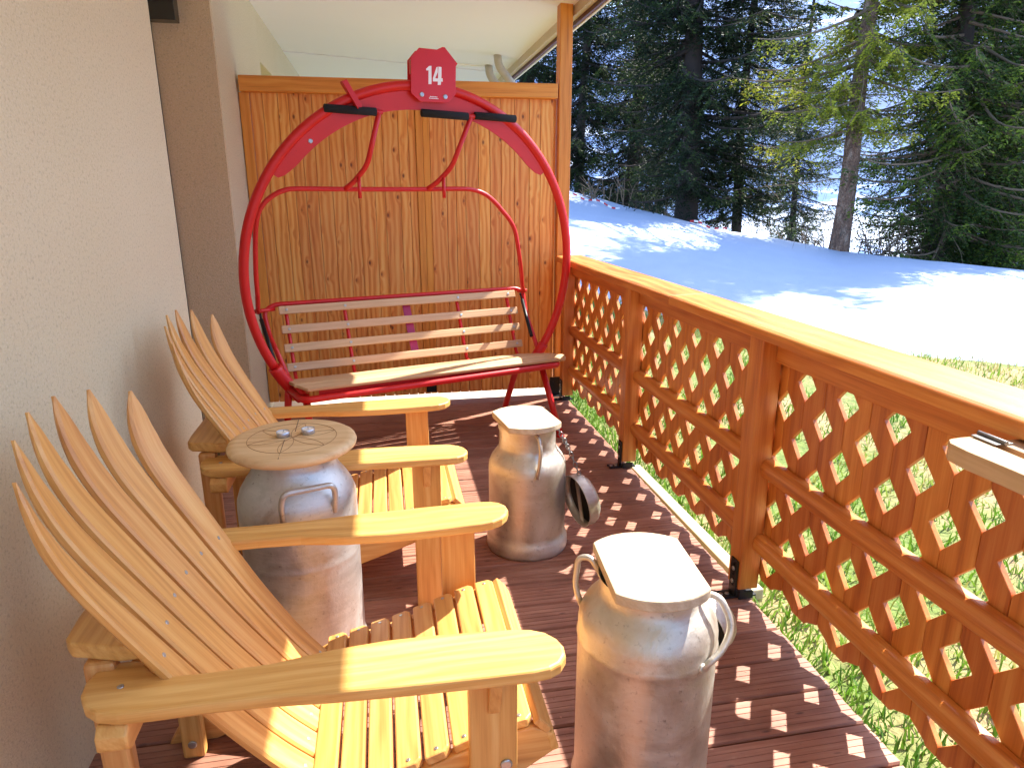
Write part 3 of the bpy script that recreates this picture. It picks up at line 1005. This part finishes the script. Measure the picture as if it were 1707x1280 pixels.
# restraint bar
hoop = [(.862, .36, .745), (.80, .27, .80), (.745, .19, .95), (.691, .15, 1.15), (.640, .13, 1.235), (.582, .12, 1.295), (.53, .11, 1.345), (.461, .10, 1.393), (.38, .09, 1.420), (.291, .08, 1.427), (0, .08, 1.424), (-.40, .08, 1.424), (-.666, .08, 1.426), (-.735, .08, 1.415), (-.786, .085, 1.391), (-.835, .09, 1.352), (-.872, .10, 1.29), (-.892, .12, 1.18), (-.905, .15, 1.0), (-.905, .2, .85), (-.900, .32, .735)]
bar = MB().tube(smooth_path(hoop, 120), .0135, 12).build('restraint_bar', M_RED, bench)
for q, (bx_, ex, tx, foams) in enumerate(((-.405, -.292, -.243, ((-.528, -.258),)), (.076, .203, .280, ((-.012, .262), (.300, .556))))):
    mb = MB()
    pth = fillet([(bx_, .08, 1.424), (lerp(bx_, ex, .35), .05, 1.455), (ex, 0.0, 1.545), (tx, -.12, 1.811)], .05)
    mb.tube(pth, .0145, 12)
    mb.tube([(ex - .045, .02, 1.49), (ex - .045, .015, 1.375)], .0105, 10)
    mb.tube([(foams[0][0] + .01, -.12, 1.815), (foams[-1][1] - .01 if q else tx + .018, -.12, 1.811)], .012, 12)
    h = mb.build('foot_rest_arm', M_RED, bench); h.parent = bar
    for (fa, fb) in foams:
        o = MB().tube([(fa, -.12, 1.818), (fa + .003, -.12, 1.818), (fb - .003, -.12, 1.811), (fb, -.12, 1.811)], [.017, .0205, .0205, .017], 18).build('foam_grip', M_FOAM, h)
# backrest
def vback(z): return .225 + (z - .385) * .44
mb = MB(); scw = MB()
for zt, x1 in ((.752, .790), (.643, .786), (.539, .779), (.432, .775)):
    zb = zt - .047
    a = Vector((-.779, vback(zt) - .006, zt)); 
    dv = Vector((0, vback(zb) - vback(zt), zb - zt))
    U = Vector((1, 0, 0)); V = -dv.normalized(); N = U.cross(V)
    mb.prism([(-.779, 0), (x1, 0), (x1, .050), (-.779, .050)], 0, .016, ((0, vback(zb) - .004, zb), U, V, N))
    for ux in (-.735, -.385, .365, .735):
        c = Vector((ux, vback(zb) - .004, zb)) + V * .025 + N * .0160
        scw.disc(c, N, .0085, .003, 12)
bk = mb.build('backrest', M_SLAT, bench, bevel=.005, bseg=3)
scw.build('bolt', M_BOLT, bk)
mb = MB()
for ux in (-.735, -.385, .365, .735):
    mb.tube(smooth_path([(ux, vback(.755) + .018, .755), (ux, vback(.6) + .018, .6), (ux, vback(.43) + .018, .43), (ux, .215, .345), (ux, .10, .335), (ux, -.20, .375)], 30), .0115, 10)
mb.tube(fillet([(.81, .06, .40), (.862, .335, .60), (.868, .395, .735), (.82, .405, .762), (-.80, .405, .762), (-.86, .395, .725), (-.85, .335, .60), (-.80, .06, .40)], .05), .0145, 12)
mb.tube([(.82, .39, .748), (.885, .37, .748)], .012, 10)
mb.tube([(-.80, .39, .738), (-.92, .34, .738)], .012, 10)
mb.build('back_frame', M_RED, bench)
MB().beam((.012, .412, .758), (.022, .250, .40), .05, .006, (0, 1, .2)).build('centre_strap', M_PINK, bench)
# seat slats
mb = MB()
def seatp(v): return interp(v, [-.27, -.22, -.12, 0, .12, .2], [.398, .418, .408, .385, .362, .345])
vv = [-.262, -.185, -.108, -.031, .046, .123, .19]
for k in range(6):
    a, b = vv[k] + .003, vv[k + 1] - .003
    T = Vector((0, b - a, seatp(b) - seatp(a))); Lw = T.length; T.normalize()
    N = Vector((1, 0, 0)).cross(T)
    x0, x1 = (-.800 + .03 * (0), .800)
    if k == 0:
        out = [(-.745, 0), (.842, 0), (.862, Lw * .6), (.850, Lw), (-.795, Lw)]
    else:
        out = [(-.802, 0), (.850 - .02 * k, 0), (.842 - .02 * k, Lw), (-.802, Lw)]
    mb.prism(out, -.020, 0, ((0, a, seatp(a)), (1, 0, 0), T, N))
mb.build('seat', M_SLAT, bench, bevel=.006, bseg=3)
mb = MB()
mb.tube(fillet([(-.80, .10, .325), (-.775, -.255, .340), (.80, -.255, .362), (.835, .10, .335)], .06), .019, 14)
mb.tube([(-.80, .17, .315), (.80, .17, .325)], .019, 12)
for ux in (-.30, .36):
    mb.tube([(ux, -.25, .353), (ux + .02, -.05, .345), (ux + .02, .17, .32)], .012, 10)
mb.box((-.685, -.232, .338), (.80, -.226, .385), 'x')
for (ux) in (-.1, .18):
    mb.box((ux, -.262, .335), (ux + .10, -.20, .342))
mb.build('seat_frame', M_RED, bench, bevel=.0)
for (ta, tb) in (((.745, -.10, .35), (.783, -.311, -.0973)), ((.69, .09, .34), (.645, .264, -.0973)), ((-.735, -.10, .33), (-.750, -.318, -.0973)), ((-.80, .08, .33), (-.820, .255, -.0973))):
    mb = MB().tube([ta, tb], .0205, 14)
    if ta[0] > 0 and ta[1] < 0: mb.prism([(.70, .345), (.79, .345), (.765, .29), (.735, .29)], -.125, -.118, ((0, 0, 0), (1, 0, 0), (0, 0, 1), (0, 1, 0)))
    mb.disc((tb[0], tb[1], -.0973), (0, 0, 1), .026, .012)
    mb.build('leg', M_RED, bench)
for sg, x0 in ((1, .835), (-1, -.885)):
    MB().tube([(x0 - .00 * sg, .34, .69), (x0 - .03 * sg, .14, .47)], .012, 10).tube([(x0 - .00 * sg, .37, .73), (x0 - .00 * sg, .34, .69)], .007, 8).build('gas_strut', M_BLACK, bench)

def lift(o):
    for c in o.children:
        for v in c.data.vertices: v.co.z += .0973
        lift(c)
lift(bench)
bench.scale = (.935, .935, .935)

# ================================================================== MILK CANS
def milk_can(name_label, cat, loc, rz, prof, mat, group='milk cans standing on the deck'):
    t = thing('milk_can', name_label, cat, loc, rz, group)
    MB().lathe(prof, 56, capb=True).build('body', mat, t)
    return t
def dense(pr, n=6):
    out = []
    for a, b in zip(pr[:-1], pr[1:]):
        m = max(1, int(math.hypot(b[0] - a[0], b[1] - a[1]) / .02))
        out += [(lerp(a[0], b[0], k / m), lerp(a[1], b[1], k / m)) for k in range(m)]
    return out + [pr[-1]]
def bail(t, ang, r0, z0, z1, spread, out, mat, rad=.0075, ztop=None):
    """D handle: feet at angle ang +- spread at height z0 on radius r0, rises to z1 and stands out"""
    pts = []
    for sg, z in ((-1, z0), (-1, lerp(z0, z1, .75)), (1, lerp(z0, z1, .75)), (1, z0)):
        pass
    A = lambda a, r, z: (r * math.cos(a), r * math.sin(a), z)
    pts = [A(ang - spread, r0, z0), A(ang - spread, r0 + out * .6, lerp(z0, z1, .6)), A(ang - spread * .85, r0 + out, z1), A(ang + spread * .85, r0 + out, z1), A(ang + spread, r0 + out * .6, lerp(z0, z1, .6)), A(ang + spread, r0, z0)]
    return MB().tube(fillet(pts, .03, 8), rad, 10).build('handle', mat, t)
def bow(t, pts, rad=.007):
    P_ = [(r * math.cos(R(a)), r * math.sin(R(a)), z) for a, r, z in pts]
    mb = MB().tube(fillet(P_, .035, 8), rad, 12)
    for q in (0, -1):   # flattened welded feet
        p = Vector(P_[q]); mb.disc(p - Vector((p.x, p.y, 0)).normalized() * .004, (p.x, p.y, 0), rad * 1.5, .008, 12)
    return mb.build('handle', M_CAN, t)
# --- big can with round board
big = milk_can('large dull milk can topped with a round wooden board, between the two garden chairs', 'milk can', (-.285, 1.945, 0), 0,
    dense([(.150, 0), (.172, .003), (.175, .012), (.175, .045), (.170, .052), (.170, .36), (.1715, .366), (.170, .372), (.171, .52), (.169, .545), (.160, .572), (.145, .598), (.130, .618), (.120, .636), (.1165, .65), (.1165, .690)]), M_CAN2)
mb = MB()
lp_ = [(0, .684), (.16, .684), (.172, .687), (.180, .694), (.182, .702), (.179, .710), (.170, .716), (.155, .718), (.0, .718)]
mb.lathe([(max(r, .0005), z) for r, z in lp_], 64)
lid = mb.build('round_board', M_LID, big)
mb = MB()
N = 40
for rr in (.125,):
    mb.tube([(rr * math.cos(2 * math.pi * k / N), rr * math.sin(2 * math.pi * k / N) - .002, .7181) for k in range(N)], .0009, 5, closed=True)
for k in range(6):
    a = R(30 * k + 10) * 2
    for q in (0,):
        c = (.125 * math.cos(a), .125 * math.sin(a))
        mb.tube([(c[0] + .125 * math.cos(a + math.pi + R(lerp(-60, 60, j / 14))), c[1] - .002 + .125 * math.sin(a + math.pi + R(lerp(-60, 60, j / 14))), .7181) for j in range(15)], .0008, 5)
o = mb.build('carved_rosette', M_WICK, big); o.parent = lid
o = MB().tube([(.0, .16, .7181), (.002, .05, .7181)], .001, 5).tube([(-.02, -.02, .7181), (-.018, -.165, .7170)], .001, 5).build('crack', M_WICK, big); o.parent = lid
bail(big, R(-72), .166, .530, .622, R(25), .018, M_CAN2, .0085)
bail(big, R(108), .166, .530, .622, R(25), .018, M_CAN2, .0085)
# tea lights
M_PENCIL = plain('pencil_line', srgb(150, 108, 66), .8, var=.1)
lid.children[0].data.materials[0] = M_PENCIL
for k, (px_, py_) in enumerate(((-.312, 1.957), (-.243, 1.972))):
    t = thing('tea_light', ('left one of the two small tea lights on the round wooden board' if k == 0 else 'right one of the two small tea lights on the round wooden board'), 'tea light', (px_, py_, .7184), k * 1.3, 'tea lights on the round wooden board')
    MB().lathe([(.0175, 0), (.019, .001), (.0192, .015), (.0186, .0155), (.0182, .0145), (.0180, .0125)], 32, capb=True).build('cup', M_CUP, t)
    MB().lathe([(.0003, .0128), (.0178, .0125)][::-1], 32).build('wax', M_WAX, t)
    MB().tube([(0, 0, .0125), (.001, 0, .0165), (.003, .001, .0185)], .0007, 6).build('wick', M_WICK, t)

def clipped_board(R_, hw, z0, z1, rot, mat, t, name, dx=0, dy=0):
    pts = []
    ca = math.acos(hw / R_)
    # cut sides at +-hw across, arcs at the ends
    for sgn in (0, 1):
        for k in range(15):
            a = lerp(math.pi / 2 - (math.pi / 2 - ca), math.pi / 2 + (math.pi / 2 - ca), k / 14) + sgn * math.pi
            pts.append((R_ * math.cos(a), R_ * math.sin(a)))
    pts = [(p[0] * math.cos(rot) - p[1] * math.sin(rot) + dx, p[0] * math.sin(rot) + p[1] * math.cos(rot) + dy) for p in pts]
    mb = MB().prism(pts, z0, z1, ((0, 0, 0), (1, 0, 0), (0, 1, 0), (0, 0, 1)), grain=1)
    return mb.build(name, mat, t, bevel=.004)
# --- far can
far = milk_can('smaller golden-lit milk can standing alone mid-deck, its metal lid hanging on a chain', 'milk can', (.530, 2.490, 0), 0,
    dense([(.15, 0), (.163, .004), (.166, .014), (.165, .045), (.160, .060), (.1555, .066), (.1555, .345), (.153, .368), (.143, .392), (.128, .412), (.117, .428), (.1135, .442), (.1125, .50), (.117, .512), (.117, .53)]), M_CAN)
clipped_board(.150, .108, .531, .556, R(8), M_WLID, far, 'seat_board', -.008, -.01)
bow(far, [(-86, .113, .515), (-85, .150, .512), (-84, .168, .470), (-86, .166, .40), (-88, .156, .352)])
bow(far, [(94, .113, .515), (94, .150, .512), (94, .168, .470), (94, .166, .40), (94, .156, .352)])
def hanging_lid(t, c, rz, tilt, r, mat, matin):
    m = Matrix.Translation(Vector(c)) @ Matrix.Rotation(rz, 4, 'Z') @ Matrix.Rotation(tilt, 4, 'Y')
    mb = MB().lathe([(.001, .034), (r * .55, .034), (r * .8, .028), (r * .93, .016), (r, .0), (r * .985, -.03), (r * 1.02, -.034), (r * .965, -.034), (r * .94, -.002)], 40)
    mb.v = [m @ p for p in mb.v]
    o = mb.build('metal_lid', mat, t)
    mb = MB().lathe([(r * .94, -.002), (r * .9, .010), (r * .75, .022), (.001, .028)], 40)
    mb.v = [m @ p for p in mb.v]
    o2 = mb.build('lid_inside', matin, t); o2.parent = o
    mb = MB(); mb.box((-r * .9, -.012, -.02), (r * .9, .012, -.016)); mb.v = [m @ p for p in mb.v]
    o3 = mb.build('lid_strap', mat, t); o3.parent = o
    return o
# lid hangs on the right side, opening toward the can
hanging_lid(far, (.222, -.055, .205), R(14), R(80), .108, M_CAN, M_CANIN)
mb = MB()
ch_pts = [(.118, -.02, .505), (.135, -.028, .47), (.152, -.034, .44), (.165, -.04, .41), (.184, -.048, .36), (.202, -.054, .312)]
for k in range(13):
    t = k / 12
    p = Vector([interp(t * 5, range(6), [q[i] for q in ch_pts]) for i in range(3)])
    T = Vector((.4, -.1, -1)).normalized() if k % 2 else Vector((.4, -.1, -1)).normalized()
    sd = Vector((0, 1, 0)) if k % 2 else Vector((1, 0, .4)).normalized()
    mb.tube([p + T * (.013 * math.cos(a)) + sd * (.0075 * math.sin(a)) for a in np.linspace(0, 2 * math.pi, 13)[:-1]], .0022, 6, closed=True)
mb.build('chain', M_CHAIN, far)
# --- near can
near_c = milk_can('worn milk can with pale clipped wooden seat board in the foreground by the railing', 'milk can', (.542, 1.245, 0), 0,
    dense([(.15, 0), (.160, .004), (.162, .014), (.161, .05), (.155, .062), (.1545, .44), (.157, .446), (.1545, .452), (.1545, .478), (.151, .497), (.141, .517), (.126, .534), (.115, .545), (.110, .556), (.109, .588), (.112, .594)]), M_CAN)
clipped_board(.146, .101, .594, .620, R(-5), M_WLID, near_c, 'seat_board', -.004, 0)
bow(near_c, [(148, .110, .572), (148, .135, .608), (148, .163, .600), (150, .168, .53), (152, .150, .487)])
bow(near_c, [(-31, .110, .570), (-32, .150, .574), (-35, .182, .520), (-48, .176, .478), (-64, .156, .448)], .0075)
hanging_lid(near_c, (.205, .10, .445 - .06), R(28), R(80), .075, M_CAN, M_CANIN)

# ================================================================== BRACKET ON THE RAILING
t = thing('wooden_bracket', 'small pale notched wooden bracket with metal hinge fixed to the railing at the right', 'wooden bracket', (1.07, .96, .92))
SH = Vector((1.07, .96, .92))
pts = [(1.072, .94), (1.068, 1.02), (1.072, 1.065), (1.086, 1.084), (1.115, 1.089), (1.158, 1.090), (1.157, 1.048), (1.146, 1.043), (1.141, 1.03), (1.140, .93), (1.140, .80), (1.158, .79), (1.158, .72), (1.09, .72), (1.074, .80)]
pts = [(p[0] * .957, p[1] * .957) for p in pts]
o = MB().prism(pts, .914, .950, ((0, 0, 0), (1, 0, 0), (0, 1, 0), (0, 0, 1)), grain=1).build('notched_board', M_GREYW, t, bevel=.003)
for v in o.data.vertices: v.co -= SH
o = MB().box((1.112, .82, .915), (1.235, 1.012, .951), 'y').build('mounting_block', M_GREYW, t, bevel=.003)
for v in o.data.vertices: v.co -= SH
o = MB().box((1.090, .985, .952), (1.128, 1.040, .9545)).tube([(1.108, .98, .957), (1.108, 1.042, .957)], .0045, 10).build('hinge', M_CHAIN, t, bevel=.0005)
for v in o.data.vertices: v.co -= SH

# beam in the grass
bmz = MB().beam((1.358, 3.42, -.125), (1.375, 2.12, -.125), .06, .06)
tag(bmz.build('timber_edging', M_BEAM, bevel=.006), 'pale squared timber lying in the grass beside the deck edge', 'timber')

# ================================================================== GRASS
N = 52000
gx = 1.26 + (rng.random(N) ** 1.5) * 5.6; gy = rng.random(N) * 9.5 - .3
keep = [i for i in range(N) if snow_f(gx[i], gy[i]) < .12 and (mnoise.noise(Vector((gx[i] * 1.3, gy[i] * 1.3, 0))) > -.28 or gx[i] < 1.9)]
gx, gy = gx[keep], gy[keep]; N = len(gx)
gz = np.array([terr(a, b) for a, b in zip(gx, gy)])
ang = rng.random(N) * 6.283; hgt = .025 + rng.random(N) * .055; wd = .003 + rng.random(N) * .003
lean = (rng.random((N, 2)) - .5) * .09
base = np.stack([gx, gy, gz - .004], 1)
dx = np.stack([np.cos(ang) * wd, np.sin(ang) * wd, np.zeros(N)], 1)
midp = base + np.stack([lean[:, 0] * .35, lean[:, 1] * .35, hgt * .6], 1)
tip = base + np.stack([lean[:, 0], lean[:, 1], hgt], 1)
V = np.stack([base - dx, base + dx, midp + dx * .8, midp - dx * .8, tip], 1).reshape(-1, 3)
def np_mesh(name, V, quads, tris, bv, mat):
    me = bpy.data.meshes.new(name)
    nq, nt = len(quads), len(tris)
    me.vertices.add(len(V)); me.vertices.foreach_set('co', V.astype(np.float32).ravel())
    loops = np.concatenate([np.asarray(quads).ravel(), np.asarray(tris).ravel()]).astype(np.int32)
    me.loops.add(len(loops)); me.loops.foreach_set('vertex_index', loops)
    me.polygons.add(nq + nt)
    st = np.concatenate([np.arange(nq) * 4, nq * 4 + np.arange(nt) * 3]).astype(np.int32)
    me.polygons.foreach_set('loop_start', st)
    try:
        me.polygons.foreach_set('loop_total', np.concatenate([np.full(nq, 4), np.full(nt, 3)]).astype(np.int32))
    except Exception: pass
    a = me.attributes.new('bv', 'FLOAT', 'POINT'); a.data.foreach_set('value', bv.astype(np.float32))
    me.materials.append(mat)
    me.update(calc_edges=True); me.validate()
    return me
i5 = np.arange(N)[:, None] * 5
q = i5 + np.array([[0, 1, 2, 3]]); tr = i5 + np.array([[3, 2, 4]])
patch = np.array([mnoise.noise(Vector((a * .9, b * .9, 4))) for a, b in zip(gx, gy)])
bvv = np.clip(rng.random(N) * .55 + .22 + patch * .7 + (gx - 1.3) * .10, 0, 1)
me = np_mesh('grass', V, q, tr, np.repeat(bvv, 5), M_GRASS)
go = bpy.data.objects.new('grass', me); COL.objects.link(go)
tag(go, 'short patchy spring grass beside the deck and behind the railing', 'grass', kind='stuff')

# ================================================================== TREES
def branch_proto(L, ntw, ncard, csize, droop, seed, hang=.5):
    """needle cards for one branch along +x; returns cards (n,4,3) and wood segments"""
    r = np.random.default_rng(seed)
    cards = []; bv = []; woods = []
    def curve(t): return np.array([L * t, 0.10 * L * math.sin(3 * t + seed), -droop * L * (t ** 1.0) * .6 + droop * L * .45 * t ** 3])
    woods.append([curve(k / 8) for k in range(9)])
    for k in range(ntw):
        t = .10 + .9 * (k + r.random()) / ntw
        p = curve(t)
        sd = 1 if k % 2 else -1
        tl = (.22 + .20 * r.random()) * L * (1.08 - t) ** .7
        a = sd * (R(62) + r.normal() * .3)
        dirv = np.array([math.cos(a), math.sin(a), -hang * (.4 + r.random())]); dirv /= np.linalg.norm(dirv)
        m = max(4, int(ncard * tl / (.3 * L)))
        pts = [p + dirv * tl * s_ + np.array([0, 0, -.35 * hang * tl * s_ ** 2]) for s_ in np.linspace(0, 1, 5)]
        woods.append(pts)
        tv = r.random()
        for j in range(m):
            s_ = (j + r.random()) / m
            c = p + dirv * tl * s_ + np.array([0, 0, -.35 * hang * tl * s_ ** 2])
            for sg in (-1, 1):
                side = np.cross(dirv, [0, 0, 1.]); side /= np.linalg.norm(side)
                dd = dirv * (.55 + .3 * r.random()) + side * sg * (.7 + .3 * r.random()) + np.array([0, 0, r.normal() * .35])
                dd /= np.linalg.norm(dd)
                nn = np.cross(dd, r.normal(size=3)); nn /= np.linalg.norm(nn)
                ln = csize * (.6 + .8 * r.random()); wd_ = ln * .17
                cards.append([c, c + dd * ln * .5 + nn * wd_, c + dd * ln, c + dd * ln * .5 - nn * wd_])
                bv.append(np.clip(.25 * tv + .45 * r.random() + .3 * t, 0, 1))  # value rises along the branch, painting in sunlit tips
    return np.array(cards), np.array(bv), woods
PROT = [branch_proto(1.0, 34, 15, .055, .45, s, hang=.75) for s in (1, 2, 3, 4)]
PROTC = [branch_proto(1.0, 14, 6, .16, .45, s, hang=.5) for s in (11, 12)]
def make_tree(name, mats, height, r0, zlow, density, spread, seed, lean=(0, 0), dead=0, label='', crown_scale=1.0, vis=7.5, group=None, side_gap=None):
    r = np.random.default_rng(seed)
    leaf, bark = mats
    t = thing(name, label, 'tree', (0, 0, 0), 0, group)
    # trunk
    def trunk(z): return np.array([lean[0] * z + .12 * math.sin(z * .5 + seed) * min(1, z / 3), lean[1] * z + .10 * math.cos(z * .4 + seed) * min(1, z / 3), z])
    pth = [tuple(trunk(z)) for z in np.linspace(-.5, height, 40)]
    rad = [max(.02, r0 * (1 - z / height) ** .85 + (.35 * r0 * math.exp(-max(z, 0) * 2.2))) for z in np.linspace(-.5, height * .999, 40)]
    tk = MB().tube(pth, rad, 14).build('trunk', bark, t)
    CV = []; BV = []; wd = MB()
    z = zlow
    while z < height - .3:
        fine = z < vis
        n = int(round((4 if fine else 3) * density + r.random()))
        for k in range(n):
            az = r.random() * 6.283
            if side_gap and fine and abs((az - side_gap[0] + math.pi) % (2 * math.pi) - math.pi) < side_gap[1] and r.random() < .8: continue
            frac = 1 - z / height
            L = spread * (frac ** .75) * (.65 + .5 * r.random()) * crown_scale
            if z < zlow + 1.0: L *= .75
            pro = PROT[r.integers(4)] if fine else PROTC[r.integers(2)]
            ca, sa = math.cos(az), math.sin(az)
            pit = r.normal() * .12 - .05 + (.35 if z > height * .7 else 0)
            cp, sp = math.cos(pit), math.sin(pit)
            RY = np.array([[cp, 0, -sp], [0, 1, 0], [sp, 0, cp]])
            RZ = np.array([[ca, -sa, 0], [sa, ca, 0], [0, 0, 1]])
            Rm = RZ @ RY
            pos = trunk(z + r.random() * .2)
            c = pro[0].copy()
            # keep card size constant whatever the branch length
            sc_ = L
            ctr = c[:, :1, :]
            c = ctr * sc_ + (c - ctr) * (1.0 + .25 * (sc_ - 1) if fine else 1.2 * sc_ ** .5)
            if not fine:
                pass
            c = c @ Rm.T + pos
            CV.append(c); BV.append(np.clip(pro[1] + r.normal() * .07, 0, 1))
            for wi, wpts in enumerate(pro[2]):
                if wi and (not fine or wi % 2): continue
                wp = [tuple(Rm @ (np.array(p) * sc_) + pos) for p in wpts]
                r1 = (.012 + .010 * L) if wi == 0 else .004
                wd.tube(wp, [lerp(r1, r1 * .25, q / (len(wp) - 1)) for q in range(len(wp))], 5 if wi == 0 else 3, cap=False)
        z += (.26 if fine else .55) / max(.5, density ** .3)
    C = np.concatenate(CV); B = np.concatenate(BV)
    V = C.reshape(-1, 3); nq = len(C)
    q = np.arange(nq * 4).reshape(-1, 4)
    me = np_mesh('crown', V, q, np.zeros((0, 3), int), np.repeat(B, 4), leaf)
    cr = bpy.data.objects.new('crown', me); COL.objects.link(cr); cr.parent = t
    for k in range(dead):
        zz = r.uniform(.4, zlow + 2.2); az = r.random() * 6.283; L = r.uniform(.6, 1.9)
        p = Vector(trunk(zz)); d = Vector((math.cos(az), math.sin(az), r.uniform(-.25, .15)))
        pts = [p]
        for j in range(6):
            d = (d + Vector(r.normal(size=3)) * .12 + Vector((0, 0, -.05))).normalized()
            pts.append(pts[-1] + d * L / 6)
        wd.tube(pts, [.012, .010, .008, .006, .005, .004, .002], 5, cap=False)
        for j in range(7):
            b0 = pts[1 + j % 5]; dd = (d + Vector(r.normal(size=3)) * .7).normalized()
            e = [b0, b0 + dd * L * .16, b0 + dd * L * .3 + Vector((0, 0, -.08 * L))]
            wd.tube(e, [.005, .0035, .0015], 3, cap=False)
    bo_ = wd.build('branches', M_TWIG if dead else bark, t)
    return t
def at(az, d, z=None):
    x = d * math.sin(R(az)); y = d * math.cos(R(az))
    return (x, y, (terr(x, y) - .05) if z is None else z)
GRP = 'conifers beyond the snow bank'
A = make_tree('spruce_tree', (M_LEAFD, M_BARKD), 17, .24, .9, 1.1, 3.0, 21, label='thick dark spruce trunk with hanging dark foliage, broadest trunk behind the snow', group=GRP)
A.location = at(24.6, 16.2)
B_ = make_tree('spruce_tree', (M_LEAFY, M_BARKR), 15, .155, 2.3, .85, 2.5, 22, lean=(.055, .03), dead=26, label='leaning spruce with sunlit reddish scaly trunk and yellow-green foliage', group=GRP)
B_.location = at(36.0, 14.3)
Cg = make_tree('spruce_tree', (M_LEAFG, M_BARKD), 16, .20, .7, 1.15, 2.9, 23, dead=34, label='bushy green spruce with bare brown lower branches at the right frame edge', group=GRP)
Cg.location = at(46.0, 17.0)
Dk = make_tree('spruce_tree', (M_LEAFD, M_BARKD), 14, .13, 1.1, .95, 2.3, 24, label='slim dark spruce just right of the screen post', group=GRP)
Dk.location = at(16.2, 18.5)
def inst(src, az, d, rz, s, label):
    c = copy_tree(src); c.location = at(az, d); c.rotation_euler = (0, 0, rz); c.scale = (s, s, s); c['label'] = label
    return c
inst(A, 20.2, 20.5, 2.1, .95, 'dark spruce standing between the slim spruce and the broad trunk, farther back')
inst(Dk, 28.6, 17.2, 1.2, .9, 'thin-stemmed dark spruce right of the broad trunk, stem bare near the snow')
inst(A, 12.0, 20, 4.0, 1.0, 'dark spruce whose boughs hang left of the tall screen post, under the roof edge')
inst(Cg, 42.0, 15.8, 2.4, .95, 'green spruce behind and right of the leaning reddish trunk')
inst(Cg, 51.0, 19.0, 4.4, .6, 'green spruce mostly cut off by the right edge of the view')
inst(Dk, 32.5, 25.0, 3.3, .9, 'small dark spruce far down the slope seen through the gap')
inst(A, 45.5, 20.0, 5.0, 1.0, 'tall dark spruce filling the background at the right')
inst(Dk, 22.5, 27.0, .6, 1.0, 'dark spruce deep behind the broad trunk')

# bare shrub at the crest
def shrub(az, d, n, h, seed, label):
    r = np.random.default_rng(seed); mb = MB()
    for k in range(n):
        p = Vector((r.normal() * .35, r.normal() * .2, 0)); dd = Vector((r.normal() * .35, r.normal() * .35, 1)).normalized(); hh = h * r.uniform(.5, 1.1)
        pts = [p]
        for j in range(6):
            dd = (dd + Vector(r.normal(size=3)) * .1).normalized(); pts.append(pts[-1] + dd * hh / 6)
        mb.tube(pts, [.016, .014, .012, .010, .008, .006, .003], 5, cap=False)
        for j in range(3):
            b0 = pts[2 + j]; d2 = (dd + Vector(r.normal(size=3)) * .5).normalized()
            mb.tube([b0, b0 + d2 * hh * .2, b0 + d2 * hh * .38], [.007, .005, .002], 4, cap=False)
    o = mb.build('bare_shrub', M_TWIG); o.location = at(az, d)
    return tag(o, label, 'shrub')
shrub(17.9, 15.4, 16, .75, 5, 'leafless pale twiggy shrub on the snow crest near the screen post')
shrub(21.8, 16.2, 12, .7, 6, 'leafless twiggy shrub on the crest just left of the broad dark trunk')
shrub(39.5, 14.8, 26, 1.1, 7, 'tangled leafless shrub right of the leaning reddish trunk')
shrub(33.0, 15.2, 10, .7, 8, 'sparse leafless shrub left of the leaning reddish trunk')

# barrier tape on the crest
def tape(a0, a1, n, label, dd):
    mb = MB()
    for k in range(n):
        aa = lerp(a0, a1, k / n); ab = lerp(a0, a1, (k + 1) / n)
        p = Vector(at(aa, interp(aa, CR_AZ, CR_D) - dd)); q_ = Vector(at(ab, interp(ab, CR_AZ, CR_D) - dd))
        p.z = snow_z(p.x, p.y) + .05 + .03 * math.sin(k * .9); q_.z = snow_z(q_.x, q_.y) + .05 + .03 * math.sin((k + 1) * .9)
        mb.m = k % 2
        mb.beam(p, q_, .006, .032)
    return tag(mb.build('barrier_tape', [M_TAPER, M_TAPEW]), label, 'barrier tape', 'barrier tape strung along the snow crest')
tape(15.0, 19.4, 14, 'red and white barrier tape stretch on the lit snow at the left crest', .8)
tape(25.0, 28.2, 10, 'red and white barrier tape stretch low on the crest right of the broad trunk', .25)

# distant hut
h = thing('distant_hut', 'small distant dark hut with blue-grey roof seen between the tree trunks', 'hut', at(29.9, 46, -3.6), .5)
MB().box((-2.2, -1.6, 0), (2.2, 1.6, 1.7)).build('wall', M_HUT, h)
mb = MB()
mb.prism([(-2.0, 1.65), (0, 2.3), (2.0, 1.65), (2.0, 1.75), (0, 2.42), (-2.0, 1.75)], -2.5, 2.5, ((0, 0, 0), (0, 1, 0), (0, 0, 1), (1, 0, 0)))
mb.build('roof', M_HUTR, h)
